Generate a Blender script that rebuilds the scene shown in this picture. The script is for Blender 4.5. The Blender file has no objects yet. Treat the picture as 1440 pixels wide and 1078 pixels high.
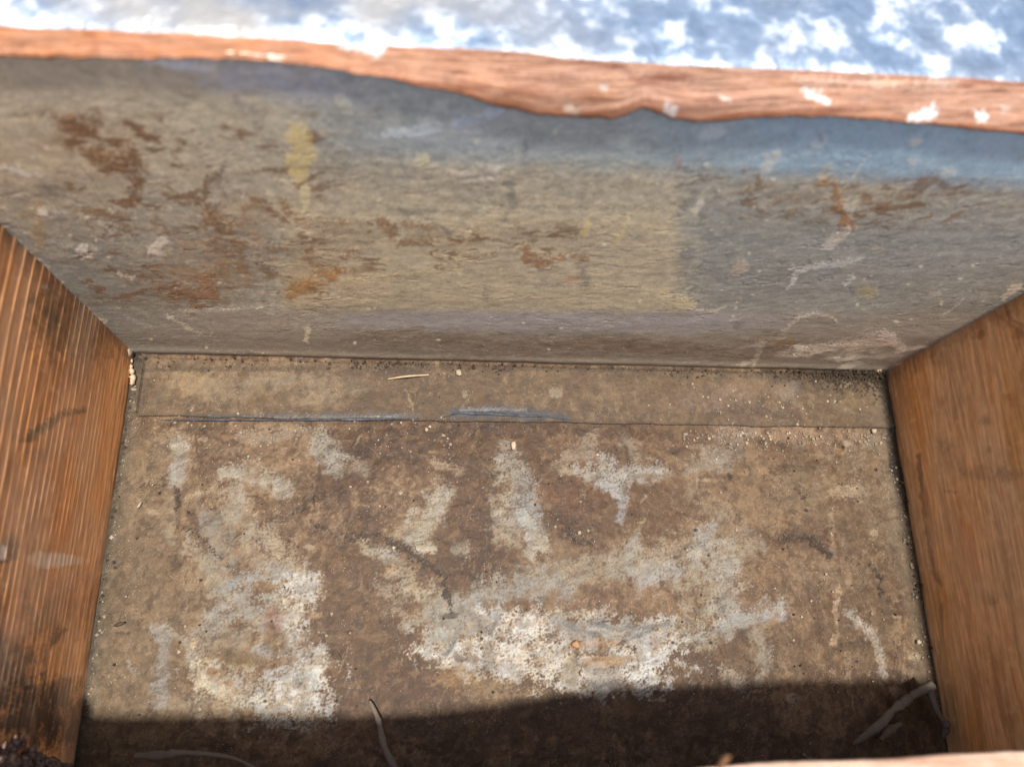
import bpy, math
import numpy as np
from mathutils import Matrix, Vector

S = 0.4            # metres per layout unit (the lens stands 1 unit above the box floor)
scn = bpy.context.scene
col = scn.collection

# ------------------------------------------------------------------ camera
RM = np.array([[0.9941, -0.0220, -0.1067], [-0.0117, 0.9522, -0.3052], [0.1083, 0.3046, 0.9463]])
_u, _s, _v = np.linalg.svd(RM); RM = _u @ _v
cam_d = bpy.data.cameras.new('camera'); cam = bpy.data.objects.new('camera', cam_d); col.objects.link(cam)
cam_d.sensor_width = 36; cam_d.lens = 36 * 1075 / 1440
cam_d.clip_start = 0.005; cam_d.clip_end = 500
m4 = Matrix([list(RM[0]) + [0], list(RM[1]) + [0], list(RM[2]) + [S], [0, 0, 0, 1]])
cam.matrix_world = m4
cam_d.dof.use_dof = True
cam_d.dof.focus_distance = 0.385
cam_d.dof.aperture_fstop = 7.4
cam_d.dof.aperture_blades = 0
scn.camera = cam

# ------------------------------------------------------------------ sky and sun
SUN_TILT_Y, SUN_TILT_X = -5.0, 1.6       # degrees off the zenith, towards +y / +x
sd = Vector((math.tan(math.radians(SUN_TILT_X)), math.tan(math.radians(SUN_TILT_Y)), 1)).normalized()
el = math.asin(sd.z); az = math.atan2(sd.x, sd.y)
w = bpy.data.worlds.new('World'); scn.world = w; w.use_nodes = True
nt = w.node_tree
sky = nt.nodes.new('ShaderNodeTexSky'); sky.sky_type = 'NISHITA'; sky.sun_disc = False
sky.sun_elevation = el; sky.sun_rotation = az; sky.dust_density = 4.0; sky.air_density = 1.0; sky.ozone_density = 1.5
bg = nt.nodes['Background']; bg.inputs['Strength'].default_value = 0.095
nt.links.new(sky.outputs[0], bg.inputs['Color'])
ld = bpy.data.lights.new('sun', 'SUN'); ld.energy = 4.0; ld.angle = math.radians(2.6); ld.color = (1, .94, .85)
sun = bpy.data.objects.new('sun', ld); col.objects.link(sun)
sun.rotation_euler = sd.to_track_quat('Z', 'Y').to_euler()
scn.view_settings.view_transform = 'Standard'
try: scn.view_settings.look = 'None'
except Exception: pass
scn.view_settings.exposure = 1.0
scn.view_settings.gamma = 1.0
scn.cycles.max_bounces = 10
scn.cycles.diffuse_bounces = 6

# ------------------------------------------------------------------ numbers
FX, CX, CY = 1075., 720., 539.
def lin(c):
    c = np.asarray(c, float) / 255.
    return np.where(c <= .04045, c / 12.92, ((c + .055) / 1.055) ** 2.4)
def to_plane(px, py, axis, val):
    """point (layout units) of a plane x|y|z = val that the photo shows at px, py"""
    d = RM @ np.array([px - CX, -(py - CY), -FX]); o = np.array([0, 0, 1.])
    t = (val - o[axis]) / d[axis]
    return o + t * d
def photo(P):
    q = (P - np.array([0, 0, 1.])) @ RM
    z = np.minimum(q[..., 2], -1e-3)
    return CX + FX * q[..., 0] / -z, CY - FX * q[..., 1] / -z

_r = np.random.RandomState(7)
PERM = np.tile(_r.permutation(256), 4); GA = _r.rand(256) * 2 * np.pi; GX = np.cos(GA); GY = np.sin(GA)
def noise(x, y, seed=0):
    xi = np.floor(x).astype(np.int64); yi = np.floor(y).astype(np.int64)
    xf = x - xi; yf = y - yi
    u = xf * xf * xf * (xf * (xf * 6 - 15) + 10); v = yf * yf * yf * (yf * (yf * 6 - 15) + 10)
    def g(ix, iy, dx, dy):
        h = PERM[(PERM[(ix + seed * 17) & 255] + iy) & 255]
        return GX[h] * dx + GY[h] * dy
    a = g(xi, yi, xf, yf); b = g(xi + 1, yi, xf - 1, yf); c = g(xi, yi + 1, xf, yf - 1); d = g(xi + 1, yi + 1, xf - 1, yf - 1)
    return 1.5 * (a + u * (b - a) + v * ((c + u * (d - c)) - (a + u * (b - a))))
def fbm(x, y, o=4, seed=0, gain=.55):
    s = 0; a = 1; t = 0
    for i in range(o):
        s = s + a * noise(x, y, seed + i * 3); t += a; a *= gain; x = x * 2.03 + 5.1; y = y * 2.03 + 1.7
    return s / t * 1.3
def ss(a, b, x):
    t = np.clip((x - a) / (b - a), 0, 1); return t * t * (3 - 2 * t)

def cap(c, m):
    return c * np.minimum(1, m / np.maximum(c.max(-1), 1e-6))[..., None]
class Canvas:
    """colour, height and gloss of one surface, worked out vertex by vertex"""
    def __init__(s, P, a, b, base):
        s.px, s.py = photo(P); s.a, s.b = a, b
        s.n1 = fbm(a * 70, b * 70, 4, 11); s.n2 = fbm(a * 330, b * 330, 3, 23); s.n0 = fbm(a * 26, b * 26, 4, 19); s.n3 = fbm(a * 55 + s.n0, b * 80, 5, 29, .7)
        s.nn = .5 * s.n0 + .65 * s.n1 + .5 * s.n2
        s.col = np.ones(a.shape + (3,)) * lin(base); s.cool = False; s.h = np.zeros(a.shape); s.met = np.zeros(a.shape)
    def mix(s, m, c, strength=1, h=0, met=0):
        m = np.clip(m, 0, 1) * strength
        s.col += (lin(c) - s.col) * m[..., None]; s.h += h * m
        if met: s.met = np.maximum(s.met, m * met)
    def _put(s, k, q, c, st, amp, soft, h, met, grain):
        m = ss(-soft, soft, q + amp * s.nn[k])
        if grain: m = m * (1 - (.25 + grain) * ss(.12, .34, -s.n2[k] - .25 * s.n1[k])) * (1 - grain * ss(-.1, .35, -s.n3[k]))
        m = m * st
        va = s.n3[k]; vb = s.n0[k]
        cc = lin(c) * (np.array([.95, 1.05, 1.20]) if grain >= .3 and s.cool else 1) * np.stack([(1 - .10 * vb) * (1 + .4 * va), (1 + .4 * va), (1 + .13 * vb) * (1 + .4 * va)], -1)
        s.col[k] += (cc - s.col[k]) * m[..., None]; s.h[k] += h * m
        if met: s.met[k] = np.maximum(s.met[k], m * met)
    def blob(s, x, y, rx, ry, c, st=.8, ang=0, amp=.9, soft=.35, h=0, met=0, grain=0):
        R = 2.0 * max(rx, ry)
        k = np.nonzero((abs(s.px - x) < R) & (abs(s.py - y) < R))
        if not len(k[0]): return
        ca, sa = math.cos(math.radians(ang)), math.sin(math.radians(ang))
        dx = s.px[k] - x; dy = s.py[k] - y
        r = np.sqrt(((dx * ca + dy * sa) / rx) ** 2 + ((-dx * sa + dy * ca) / ry) ** 2)
        s._put(k, 1 - r, c, st, amp, soft, h, met, grain)
    def line(s, pts, wd, c, st=.8, amp=.6, soft=.4, h=0, met=0, grain=0, wob=2.0):
        wd = wd if isinstance(wd, (list, tuple)) else [wd] * len(pts)
        W = max(wd) * 2 + 6
        xs = [p[0] for p in pts]; ys = [p[1] for p in pts]
        k = np.nonzero((s.px > min(xs) - W) & (s.px < max(xs) + W) & (s.py > min(ys) - W) & (s.py < max(ys) + W))
        if not len(k[0]): return
        X = s.px[k] + wob * s.n1[k] * 2; Y = s.py[k] + wob * s.n2[k] * 2
        best = np.full(X.shape, -9.)
        for i in range(len(pts) - 1):
            (x0, y0), (x1, y1) = pts[i], pts[i + 1]
            L2 = (x1 - x0) ** 2 + (y1 - y0) ** 2 + 1e-9
            t = np.clip(((X - x0) * (x1 - x0) + (Y - y0) * (y1 - y0)) / L2, 0, 1)
            d = np.hypot(X - x0 - t * (x1 - x0), Y - y0 - t * (y1 - y0))
            best = np.maximum(best, 1 - d / (wd[i] + t * (wd[i + 1] - wd[i])))
        s._put(k, best, c, st, amp, soft, h, met, grain)

# ------------------------------------------------------------------ mesh helpers
def mesh_obj(name, V, F, mat, parent=None, colr=None, met=None, smooth=True, label=None):
    me = bpy.data.meshes.new(name)
    V = np.asarray(V, float)
    F = list(F) if not isinstance(F, np.ndarray) else F
    if isinstance(F, np.ndarray):
        n = len(F); k = F.shape[1]
        me.vertices.add(len(V)); me.vertices.foreach_set('co', (V * S).astype(np.float32).ravel())
        me.loops.add(n * k); me.loops.foreach_set('vertex_index', F.astype(np.int32).ravel())
        me.polygons.add(n); me.polygons.foreach_set('loop_start', np.arange(0, n * k, k, dtype=np.int32))
        me.update(calc_edges=True)
    else:
        me.from_pydata([tuple(v) for v in V * S], [], F); me.update()
    me.polygons.foreach_set('use_smooth', np.full(len(me.polygons), smooth))
    if colr is not None:
        at = me.color_attributes.new('Col', 'FLOAT_COLOR', 'POINT')
        d = np.ones((len(V), 4), np.float32); d[:, :3] = colr; at.data.foreach_set('color', d.ravel())
        at = me.attributes.new('Met', 'FLOAT', 'POINT')
        at.data.foreach_set('value', (np.zeros(len(V)) if met is None else met).astype(np.float32))
    me.materials.append(mat)
    o = bpy.data.objects.new(name, me); col.objects.link(o)
    if parent: o.parent = parent
    if label: o['label'] = label
    return o
def sheet(name, P, N, H, back, mat, parent, C, M, label=None):
    """a slab whose face is the grid P pushed out by H along N, with sides and a back at P + back"""
    n, m = H.shape
    V = P + H[..., None] * np.asarray(N, float)
    idx = np.arange(n * m).reshape(n, m)
    F = np.stack([idx[:-1, :-1], idx[:-1, 1:], idx[1:, 1:], idx[1:, :-1]], -1).reshape(-1, 4)
    ring = np.concatenate([idx[0, :], idx[1:, -1], idx[-1, -2::-1], idx[-2:0:-1, 0]])
    Vf = V.reshape(-1, 3); Pf = P.reshape(-1, 3)
    Vb = Pf[ring] + np.asarray(back, float); k = len(ring); b = np.arange(k) + n * m
    side = np.stack([ring, np.roll(ring, -1), np.roll(b, -1), b], -1)[:, ::-1]
    # orientation of the face
    a = Vf[F[0]]; nn = np.cross(a[1] - a[0], a[2] - a[0])
    if np.dot(nn, N) < 0: F = F[:, ::-1]; side = side[:, ::-1]
    # back face from the four corners
    c0, c1, c2, c3 = 0, m - 1, m - 1 + n - 1, 2 * (m - 1) + n - 1
    j = np.arange(m - 1); top_ = (m - 1) + (n - 1) + (m - 1 - np.arange(m)); top_ = np.where(np.arange(m) == 0, 2 * (m - 1) + n - 1, top_)
    bq = np.stack([b[j], b[j + 1], b[top_[j + 1]], b[top_[j]]], -1)
    bq = bq if np.dot(nn, N) < 0 else bq[:, ::-1]
    V2 = np.concatenate([Vf, Vb]); F2 = np.concatenate([F, side, bq])
    Cf = C.reshape(-1, 3); C2 = np.concatenate([Cf, Cf[ring]])
    Mf = M.ravel(); M2 = np.concatenate([Mf, Mf[ring]])
    o = mesh_obj(name, V2, F2, mat, parent, C2, M2, True, label)
    sm = np.ones(len(F2), bool); sm[len(F):] = False
    o.data.polygons.foreach_set('use_smooth', sm)
    return o
def box(name, lo, hi, mat, parent=None, label=None):
    x0, y0, z0 = lo; x1, y1, z1 = hi
    V = [(x0, y0, z0), (x1, y0, z0), (x1, y1, z0), (x0, y1, z0), (x0, y0, z1), (x1, y0, z1), (x1, y1, z1), (x0, y1, z1)]
    F = [(0, 3, 2, 1), (4, 5, 6, 7), (0, 1, 5, 4), (1, 2, 6, 5), (2, 3, 7, 6), (3, 0, 4, 7)]
    return mesh_obj(name, V, F, mat, parent, smooth=False, label=label)
def grid(x, y):  # rows follow y
    return np.meshgrid(x, y)

# ------------------------------------------------------------------ materials
def mk(name):
    m = bpy.data.materials.new(name); m.use_nodes = True
    return m, m.node_tree, m.node_tree.nodes['Principled BSDF']
def N(t, typ, **k):
    n = t.nodes.new(typ)
    for a, b in k.items():
        if a in n.inputs: n.inputs[a].default_value = b
        else: setattr(n, a, b)
    return n
def attr_mat(name, gain, rough, spec, fine=900, amt=.35, bump=.25, dist=.00025, metal=0.0, stretch=(1, 1, 1), dust=0.0):
    """colour from the worn surface, fine grain and relief from noise"""
    m, t, b = mk(name); L = t.links
    at = N(t, 'ShaderNodeVertexColor', layer_name='Col')
    am = N(t, 'ShaderNodeAttribute', attribute_name='Met')
    tc = N(t, 'ShaderNodeTexCoord'); mp = N(t, 'ShaderNodeMapping'); mp.inputs['Scale'].default_value = stretch
    L.new(tc.outputs['Object'], mp.inputs[0])
    n1 = N(t, 'ShaderNodeTexNoise', Scale=fine, Detail=6.0, Roughness=.7); L.new(mp.outputs[0], n1.inputs['Vector'])
    mr = N(t, 'ShaderNodeMapRange'); mr.inputs['From Min'].default_value = .3; mr.inputs['From Max'].default_value = .7
    mr.inputs['To Min'].default_value = gain * (1 - amt); mr.inputs['To Max'].default_value = gain * (1 + amt)
    L.new(n1.outputs['Fac'], mr.inputs['Value'])
    vm = N(t, 'ShaderNodeVectorMath', operation='SCALE'); L.new(at.outputs['Color'], vm.inputs[0]); L.new(mr.outputs[0], vm.inputs['Scale'])
    out = vm.outputs[0]
    if dust:   # pale grit specks of dust caught in the surface
        vo = N(t, 'ShaderNodeTexNoise', Scale=fine * 1.1, Detail=1.0); L.new(mp.outputs[0], vo.inputs['Vector'])
        n3 = N(t, 'ShaderNodeTexNoise', Scale=60.0, Detail=3.0); L.new(mp.outputs[0], n3.inputs['Vector'])
        ad = N(t, 'ShaderNodeMath', operation='MULTIPLY_ADD'); L.new(n3.outputs['Fac'], ad.inputs[0]); ad.inputs[1].default_value = .35; L.new(vo.outputs['Fac'], ad.inputs[2])
        r2 = N(t, 'ShaderNodeMapRange'); r2.inputs['From Min'].default_value = .90; r2.inputs['From Max'].default_value = .97; r2.inputs['To Max'].default_value = dust
        L.new(ad.outputs[0], r2.inputs['Value'])
        mx = N(t, 'ShaderNodeMix', data_type='RGBA'); L.new(r2.outputs[0], mx.inputs['Factor']); L.new(out, mx.inputs['A']); mx.inputs['B'].default_value = (.5, .42, .33, 1)
        out = mx.outputs['Result']
    L.new(out, b.inputs['Base Color'])
    rr = N(t, 'ShaderNodeMapRange'); rr.inputs['To Min'].default_value = rough + .08; rr.inputs['To Max'].default_value = rough - .08
    L.new(n1.outputs['Fac'], rr.inputs['Value']); L.new(rr.outputs[0], b.inputs['Roughness'])
    b.inputs['Specular IOR Level'].default_value = spec
    ma = N(t, 'ShaderNodeMath', operation='MULTIPLY_ADD'); ma.inputs[1].default_value = 1.0; ma.inputs[2].default_value = metal; L.new(am.outputs['Fac'], ma.inputs[0])
    L.new(ma.outputs[0], b.inputs['Metallic'])
    n2 = N(t, 'ShaderNodeTexNoise', Scale=fine * .8, Detail=4.0, Roughness=.6); L.new(mp.outputs[0], n2.inputs['Vector'])
    bu = N(t, 'ShaderNodeBump', Strength=bump, Distance=dist); L.new(n2.outputs['Fac'], bu.inputs['Height']); L.new(bu.outputs[0], b.inputs['Normal'])
    return m
def plain_mat(name, c, rough=.7, spec=.3, fine=500, amt=.3, bump=.3, dist=.0003, c2=None, scale2=60):
    m, t, b = mk(name); L = t.links
    tc = N(t, 'ShaderNodeTexCoord')
    n1 = N(t, 'ShaderNodeTexNoise', Scale=fine, Detail=5.0); L.new(tc.outputs['Object'], n1.inputs['Vector'])
    n2 = N(t, 'ShaderNodeTexNoise', Scale=scale2, Detail=4.0); L.new(tc.outputs['Object'], n2.inputs['Vector'])
    cr = N(t, 'ShaderNodeValToRGB'); cr.color_ramp.elements[0].position = .35; cr.color_ramp.elements[1].position = .65
    A = np.array(c); B = np.array(c2 if c2 is not None else A * (1 - amt))
    cr.color_ramp.elements[0].color = (*B, 1); cr.color_ramp.elements[1].color = (*A, 1)
    ad = N(t, 'ShaderNodeMath', operation='MULTIPLY_ADD'); ad.inputs[1].default_value = .4; L.new(n1.outputs['Fac'], ad.inputs[0])
    s2 = N(t, 'ShaderNodeMath', operation='MULTIPLY'); s2.inputs[1].default_value = .6; L.new(n2.outputs['Fac'], s2.inputs[0]); L.new(s2.outputs[0], ad.inputs[2])
    L.new(ad.outputs[0], cr.inputs['Fac']); L.new(cr.outputs['Color'], b.inputs['Base Color'])
    b.inputs['Roughness'].default_value = rough; b.inputs['Specular IOR Level'].default_value = spec
    bu = N(t, 'ShaderNodeBump', Strength=bump, Distance=dist); L.new(n1.outputs['Fac'], bu.inputs['Height']); L.new(bu.outputs[0], b.inputs['Normal'])
    return m

G_FLOOR, G_WALL, G_WOOD, G_RIM = .455, 2.8, 2.4, .47
M_floor = attr_mat('grimy_floor_metal', G_FLOOR, .62, .25, 1500, .26, .4, .0003, dust=.5)
M_wall = attr_mat('weathered_galvanised_metal', G_WALL, .55, .35, 1500, .26, .16, .00015, metal=.0, dust=.5)
M_wood = attr_mat('fir_plank', G_WOOD, .6, .25, 500, .22, .3, .0003, stretch=(1, .12, 1))
M_rimwood = attr_mat('splintered_rim_wood', G_RIM, .6, .3, 300, .25, .4, .0006, stretch=(.15, 1, 1))
M_hidden = plain_mat('old_board_wood', (.16, .085, .045))
M_solder = plain_mat('dull_solder', (.06, .066, .078), .6, .2, 900, c2=(.02, .023, .03), scale2=200, bump=.9)

# ------------------------------------------------------------------ layout
XL, XR, YB, YF, ZR = -.390, .665, .353, -.34, .560

box_t = bpy.data.objects.new('wooden_box', None); col.objects.link(box_t)
box_t['label'] = 'open wooden box lined with grimy sheet metal, reddish plank sides'; box_t['category'] = 'box'

# ---- floor paint
TAN, BROWN, DARK, PALE, BLUE, CREAM = (128, 107, 82), (104, 76, 50), (84, 56, 34), (163, 150, 131), (136, 136, 134), (182, 175, 162)
RUSTY = (122, 88, 66)
def floor_paint(P):
    a, b = P[..., 0], P[..., 1]
    c = Canvas(P, a, b, (124, 98, 72)); c.cool = True; c.n3 = .8 * c.n3 + .3 * fbm(a * 26 + b * 8, b * 190 - a * 50, 4, 28)
    l1 = fbm(a * 9, b * 9, 5, 3); l2 = fbm(a * 22, b * 22, 5, 5); l3 = fbm(a * 90, b * 90, 4, 8)
    c.mix(ss(-.1, .5, l1 + .5 * l3), (108, 85, 62), .55)
    c.mix(ss(.0, .5, l2 + .35 * l3), (136, 117, 93), .6)
    c.mix(ss(.05, .4, -l2 + .5 * l3 - .1), (104, 78, 54), .6)
    px, py = c.px, c.py
    rg = lambda f, sd, g=1: 1 - np.abs(fbm(a * f + .6 * l2, b * f * g + .6 * l1, 4, sd)) * 3
    c.mix(ss(-.15, .1, fbm(a * 45 + 2 * l2, b * 45, 5, 61)), (112, 88, 64), .45)
    c.mix(ss(.05, .22, fbm(a * 60, b * 60 + 2 * l2, 5, 63)), (146, 126, 101), .5)
    c.mix(ss(.08, .22, fbm(a * 34 + l2, b * 40, 5, 65)), (88, 64, 44), .5)
    c.mix(ss(.12, .3, fbm(a * 130, b * 130, 3, 67)), (158, 138, 112), .25); c.mix(ss(.12, .3, fbm(a * 150, b * 150, 3, 69)), (76, 56, 38), .25)
    cen = ss(380, 520, px) * (1 - ss(1000, 1180, px))
    c.mix(cen * ss(-.3, .35, -l1 + .4 * l3 + .1), (100, 72, 47), .7)
    st_ = fbm(a * 6 + .3 * l2, b * 7, 4, 141) + .25 * l2
    c.mix(ss(.0, .35, st_), (90, 66, 42), .5); c.mix(ss(.05, .4, -st_), (138, 118, 93), .3)
    c.mix(ss(.12, .2, fbm(a * 14 + l2, b * 14, 5, 143, .65)), (84, 58, 38), .4 )
    c.mix((1 - ss(200, 330, px)) * ss(600, 640, py), (118, 104, 82), .5)
    c.mix(ss(1000, 1250, px) * ss(-.4, .4, l1), (112, 92, 69), .6)
    B, Ln = c.blob, c.line
    # brown stains
    for x, y, rx, ry, st in [(700, 600, 110, 22, .55), (560, 625, 60, 28, .6), (735, 615, 70, 26, .5), (640, 705, 40, 40, .45), (690, 775, 34, 50, .75),
                             (660, 800, 40, 30, .6), (480, 690, 55, 30, .6), (520, 735, 40, 22, .55), (800, 720, 34, 30, .7), (810, 745, 24, 30, .6), (830, 700, 60, 30, .35), (790, 640, 40, 18, .5),
                             (510, 640, 34, 18, .6), (1110, 755, 50, 14, .65), (1140, 765, 40, 18, .5), (575, 970, 70, 26, .5), (560, 940, 50, 30, .4),
                             (500, 880, 30, 50, .35), (470, 800, 40, 40, .3), (960, 690, 20, 20, .45), (540, 800, 36, 26, .35), (1100, 640, 30, 14, .4), (1070, 790, 22, 14, .5), (1150, 850, 30, 60, .3), (1180, 950, 40, 20, .35), (1160, 910, 20, 50, .3), (860, 880, 40, 10, .2)]:
        B(x, y, rx, ry, DARK if st > .52 else BROWN, st, 0, 1.3, .7)
    B(600, 965, 60, 30, (98, 68, 52), .55, 10, 1.3, .6); B(880, 845, 70, 18, (136, 108, 84), .4, -5, 1.3, .5); B(800, 690, 60, 26, (118, 80, 54), .4, 0, 1.2, .6)
    # lap strip colours
    for x, y, rx, ry, cc, st in [(272, 540, 34, 17, (168, 146, 112), .65), (330, 548, 40, 16, (132, 118, 100), .6), (400, 535, 40, 10, (146, 134, 118), .6), (470, 540, 60, 14, (134, 122, 104), .6),
                                 (430, 560, 50, 12, (142, 128, 106), .5), (380, 562, 34, 8, (100, 76, 48), .6), (600, 560, 70, 18, (94, 70, 46), .7), (520, 530, 50, 12, (98, 76, 56), .5), (700, 548, 80, 22, (108, 84, 58), .6), (700, 530, 40, 10, (92, 64, 42), .5),
                                 (860, 550, 90, 20, (114, 90, 68), .5), (1010, 560, 60, 20, (116, 94, 84), .6), (1070, 578, 50, 12, (88, 66, 58), .7), (1150, 540, 60, 10, (80, 58, 40), .7), (1130, 526, 90, 7, (66, 48, 32), .75), (1110, 552, 14, 14, (136, 128, 122), .5),
                                 (1200, 570, 30, 14, (124, 104, 76), .5), (1040, 548, 40, 10, (136, 112, 98), .4), (560, 522, 60, 5, (84, 52, 36), .6), (230, 560, 20, 20, (116, 98, 74), .5)]:
        B(x, y, rx, ry, cc, st, 0, 1.1, .5)
    # darker run of dirt in front of the seam, gritty at right
    Ln([(600, 606), (700, 602), (900, 610)], [10, 14, 8], (88, 62, 42), .55, 1.2, .6)
    Ln([(1000, 606), (1240, 616)], [8, 10], (146, 124, 104), .5, 1.6, .3, grain=.1)
    tk = ss(.14, .34, fbm(a * 60 + l2, b * 60, 4, 153, .6)); c.mix(tk, (136, 112, 84), .32); tk = ss(.14, .34, fbm(a * 50, b * 50 + l1, 4, 155, .6)); c.mix(tk, (76, 55, 38), .35)
    # scuffed pale and bluish places, strokes left by a scraper
    P_ = dict(amp=1.6, soft=.62, grain=.42)
    for pts, wd, cc, st in [
        ([(250, 628), (251, 655), (250, 682)], [13, 11, 8], (150, 144, 132), .85), ([(240, 628), (262, 630)], 5, (160, 152, 136), .7),
        ([(238, 705), (240, 760)], [8, 6], (142, 126, 104), .6), ([(262, 700), (290, 692), (315, 674)], 3, (158, 138, 112), .75),
        ([(318, 664), (352, 662), (372, 676), (402, 688)], [8, 14, 14, 10], (153, 143, 126), .85), ([(322, 668), (330, 700), (325, 730)], [12, 14, 10], (150, 140, 122), .75),
        ([(345, 710), (352, 780), (390, 800)], [12, 18, 20], (150, 138, 118), .6), ([(300, 730), (310, 770)], [14, 20], (128, 120, 108), .5),
        ([(262, 760), (290, 800), (320, 838)], [8, 16, 18], (152, 140, 120), .7), ([(380, 765), (410, 800), (432, 830)], [20, 20, 16], (158, 144, 122), .7),
        ([(455, 628), (468, 650), (478, 668)], [20, 14, 5], (152, 146, 130), .75), ([(495, 655), (512, 662)], 8, (146, 134, 116), .6),
        ([(340, 612), (360, 620), (420, 606)], 6, (150, 138, 120), .5), ([(614, 652), (648, 662)], 6, (152, 136, 112), .6),
        ([(618, 690), (610, 715), (592, 740), (585, 768)], [13, 15, 18, 14], (156, 148, 130), .85), ([(545, 752), (580, 745), (600, 740)], [8, 10, 10], (150, 134, 108), .7),
        ([(720, 645), (724, 680), (728, 715)], [14, 22, 22], (144, 138, 124), .85), ([(704, 700), (708, 730), (716, 752)], [12, 18, 20], (146, 134, 114), .7),
        ([(738, 680), (742, 710)], [12, 14], (124, 124, 122), .7), ([(738, 725), (745, 750), (748, 780)], [7, 6, 7], (162, 156, 144), .85), ([(752, 735), (758, 752), (768, 772)], [8, 8, 12], (150, 146, 134), .7),
        ([(782, 655), (810, 662)], [4, 6], (150, 136, 112), .7), ([(815, 662), (845, 670), (880, 668), (932, 665)], [8, 12, 10, 10], (150, 145, 134), .9),
        ([(852, 650), (866, 668), (873, 700), (872, 732)], [10, 12, 9, 6], (146, 146, 142), .85), ([(872, 716), (872, 728)], 5, (112, 112, 124), .6),
        ([(895, 755), (892, 775)], 8, (132, 134, 128), .6), ([(905, 730), (898, 750)], 3, (150, 140, 112), .5),
        ([(835, 610), (825, 640), (800, 640)], [8, 14, 10], (146, 134, 116), .5), ([(880, 622), (895, 640)], 8, (140, 130, 114), .45),
        ([(975, 655), (1010, 640), (1040, 615)], [12, 18, 12], (144, 138, 126), .5), ([(975, 690), (1005, 720)], [10, 16], (142, 128, 104), .4),
        ([(978, 780), (992, 756), (1010, 730)], [14, 10, 4], (140, 144, 142), .75), ([(1010, 800), (1020, 850), (1024, 880)], [26, 22, 14], (146, 146, 142), .75),
        ([(900, 795), (960, 788), (1030, 772), (1060, 765)], [26, 26, 24, 12], (150, 138, 118), .6), ([(902, 808), (950, 800)], [14, 12], (150, 150, 148), .7),
        ([(680, 830), (760, 812), (830, 800), (920, 790)], [14, 18, 18, 16], (140, 132, 114), .65), ([(640, 846), (720, 826), (800, 822)], [12, 16, 14], (132, 130, 124), .6),
        ([(515, 770), (550, 785), (575, 815), (610, 850)], [8, 12, 14, 18], (150, 138, 114), .7), ([(530, 772), (552, 780)], 7, (138, 136, 130), .6),
        ([(540, 830), (600, 840), (660, 860)], [8, 12, 14], (156, 142, 120), .55),
        ([(962, 898), (1010, 886), (1050, 872), (1098, 855)], [5, 9, 9, 12], (150, 150, 146), .85), ([(990, 905), (1030, 885)], [12, 8], (146, 136, 116), .5),
        ([(1045, 880), (1066, 900), (1075, 935), (1068, 960)], [8, 12, 9, 3], (136, 130, 116), .65), ([(1025, 945), (1040, 962)], 9, (152, 144, 128), .6),
        ([(1172, 700), (1168, 730), (1174, 790)], [2, 3, 4], (146, 124, 96), .6), ([(1184, 760), (1198, 830)], 2, (146, 126, 100), .45),
        ([(1180, 820), (1176, 862), (1173, 908)], [1.6, 2.6, 3.6], (168, 144, 116), .8), ([(1194, 862), (1205, 876)], 7, (150, 146, 134), .8),
        ([(1205, 870), (1222, 888), (1236, 915), (1242, 950)], [4, 6, 5, 5], (162, 150, 134), .85), ([(1190, 920), (1198, 960)], [4, 3], (158, 136, 110), .5),
        ([(228, 882), (232, 900), (226, 940), (224, 985)], [10, 8, 8, 10], (138, 136, 130), .75), ([(236, 890), (262, 900), (272, 925), (268, 945)], [6, 5, 6, 6], (152, 144, 130), .7),
        ([(262, 900), (300, 880), (325, 850)], [8, 12, 16], (148, 140, 128), .6), ([(180, 930), (182, 940), (192, 946)], 2.4, (154, 152, 142), .7),
        ([(278, 900), (276, 940), (290, 960)], [10, 10, 8], (146, 138, 126), .6), ([(240, 990), (290, 985), (350, 990)], [8, 14, 14], (140, 128, 108), .5)]:
        Ln(pts, wd, cc, st * .92, wob=4, **P_)
    for x, y, rx, ry, cc, st, an in [
        (350, 855, 26, 34, (138, 136, 128), .75, 0), (385, 850, 20, 20, (158, 146, 124), .6, 0), (400, 880, 40, 16, (134, 134, 128), .6, 20), (330, 900, 46, 24, (140, 130, 110), .5, 0),
        (368, 916, 16, 14, (148, 148, 142), .8, 0), (420, 925, 30, 30, (144, 138, 128), .75, 0), (345, 970, 50, 26, (138, 130, 114), .6, 0), (395, 800, 16, 12, (126, 126, 124), .6, 30), (310, 770, 26, 34, (124, 118, 106), .55, 0),
        (660, 880, 70, 26, (140, 136, 128), .85, 5), (790, 890, 90, 26, (146, 140, 130), .8, 0), (900, 890, 60, 26, (148, 144, 136), .8, 0), (860, 950, 90, 22, (150, 144, 134), .75, 0), (600, 862, 50, 18, (140, 128, 106), .6, 10),
        (1000, 830, 40, 30, (142, 128, 104), .5, 0), (975, 880, 30, 30, (142, 128, 104), .5, 0), (690, 960, 60, 18, (138, 112, 78), .6, 0), (1185, 690, 22, 9, (170, 146, 116), .6, 0), (1200, 640, 40, 14, (136, 118, 94), .5, 0),
        (650, 770, 14, 10, (130, 124, 106), .6, 0), (1160, 800, 30, 26, (118, 100, 76), .4, 0), (1120, 690, 40, 40, (118, 100, 76), .5, 0), (1250, 700, 30, 60, (120, 104, 84), .4, 0)]:
        B(x, y, rx, ry, cc, st, an, 1.7, .35, met=.0, grain=.45)
    # chalky white crust with its own thickness
    W = dict(amp=1.5, soft=.42, h=.0010, grain=.34)
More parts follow.
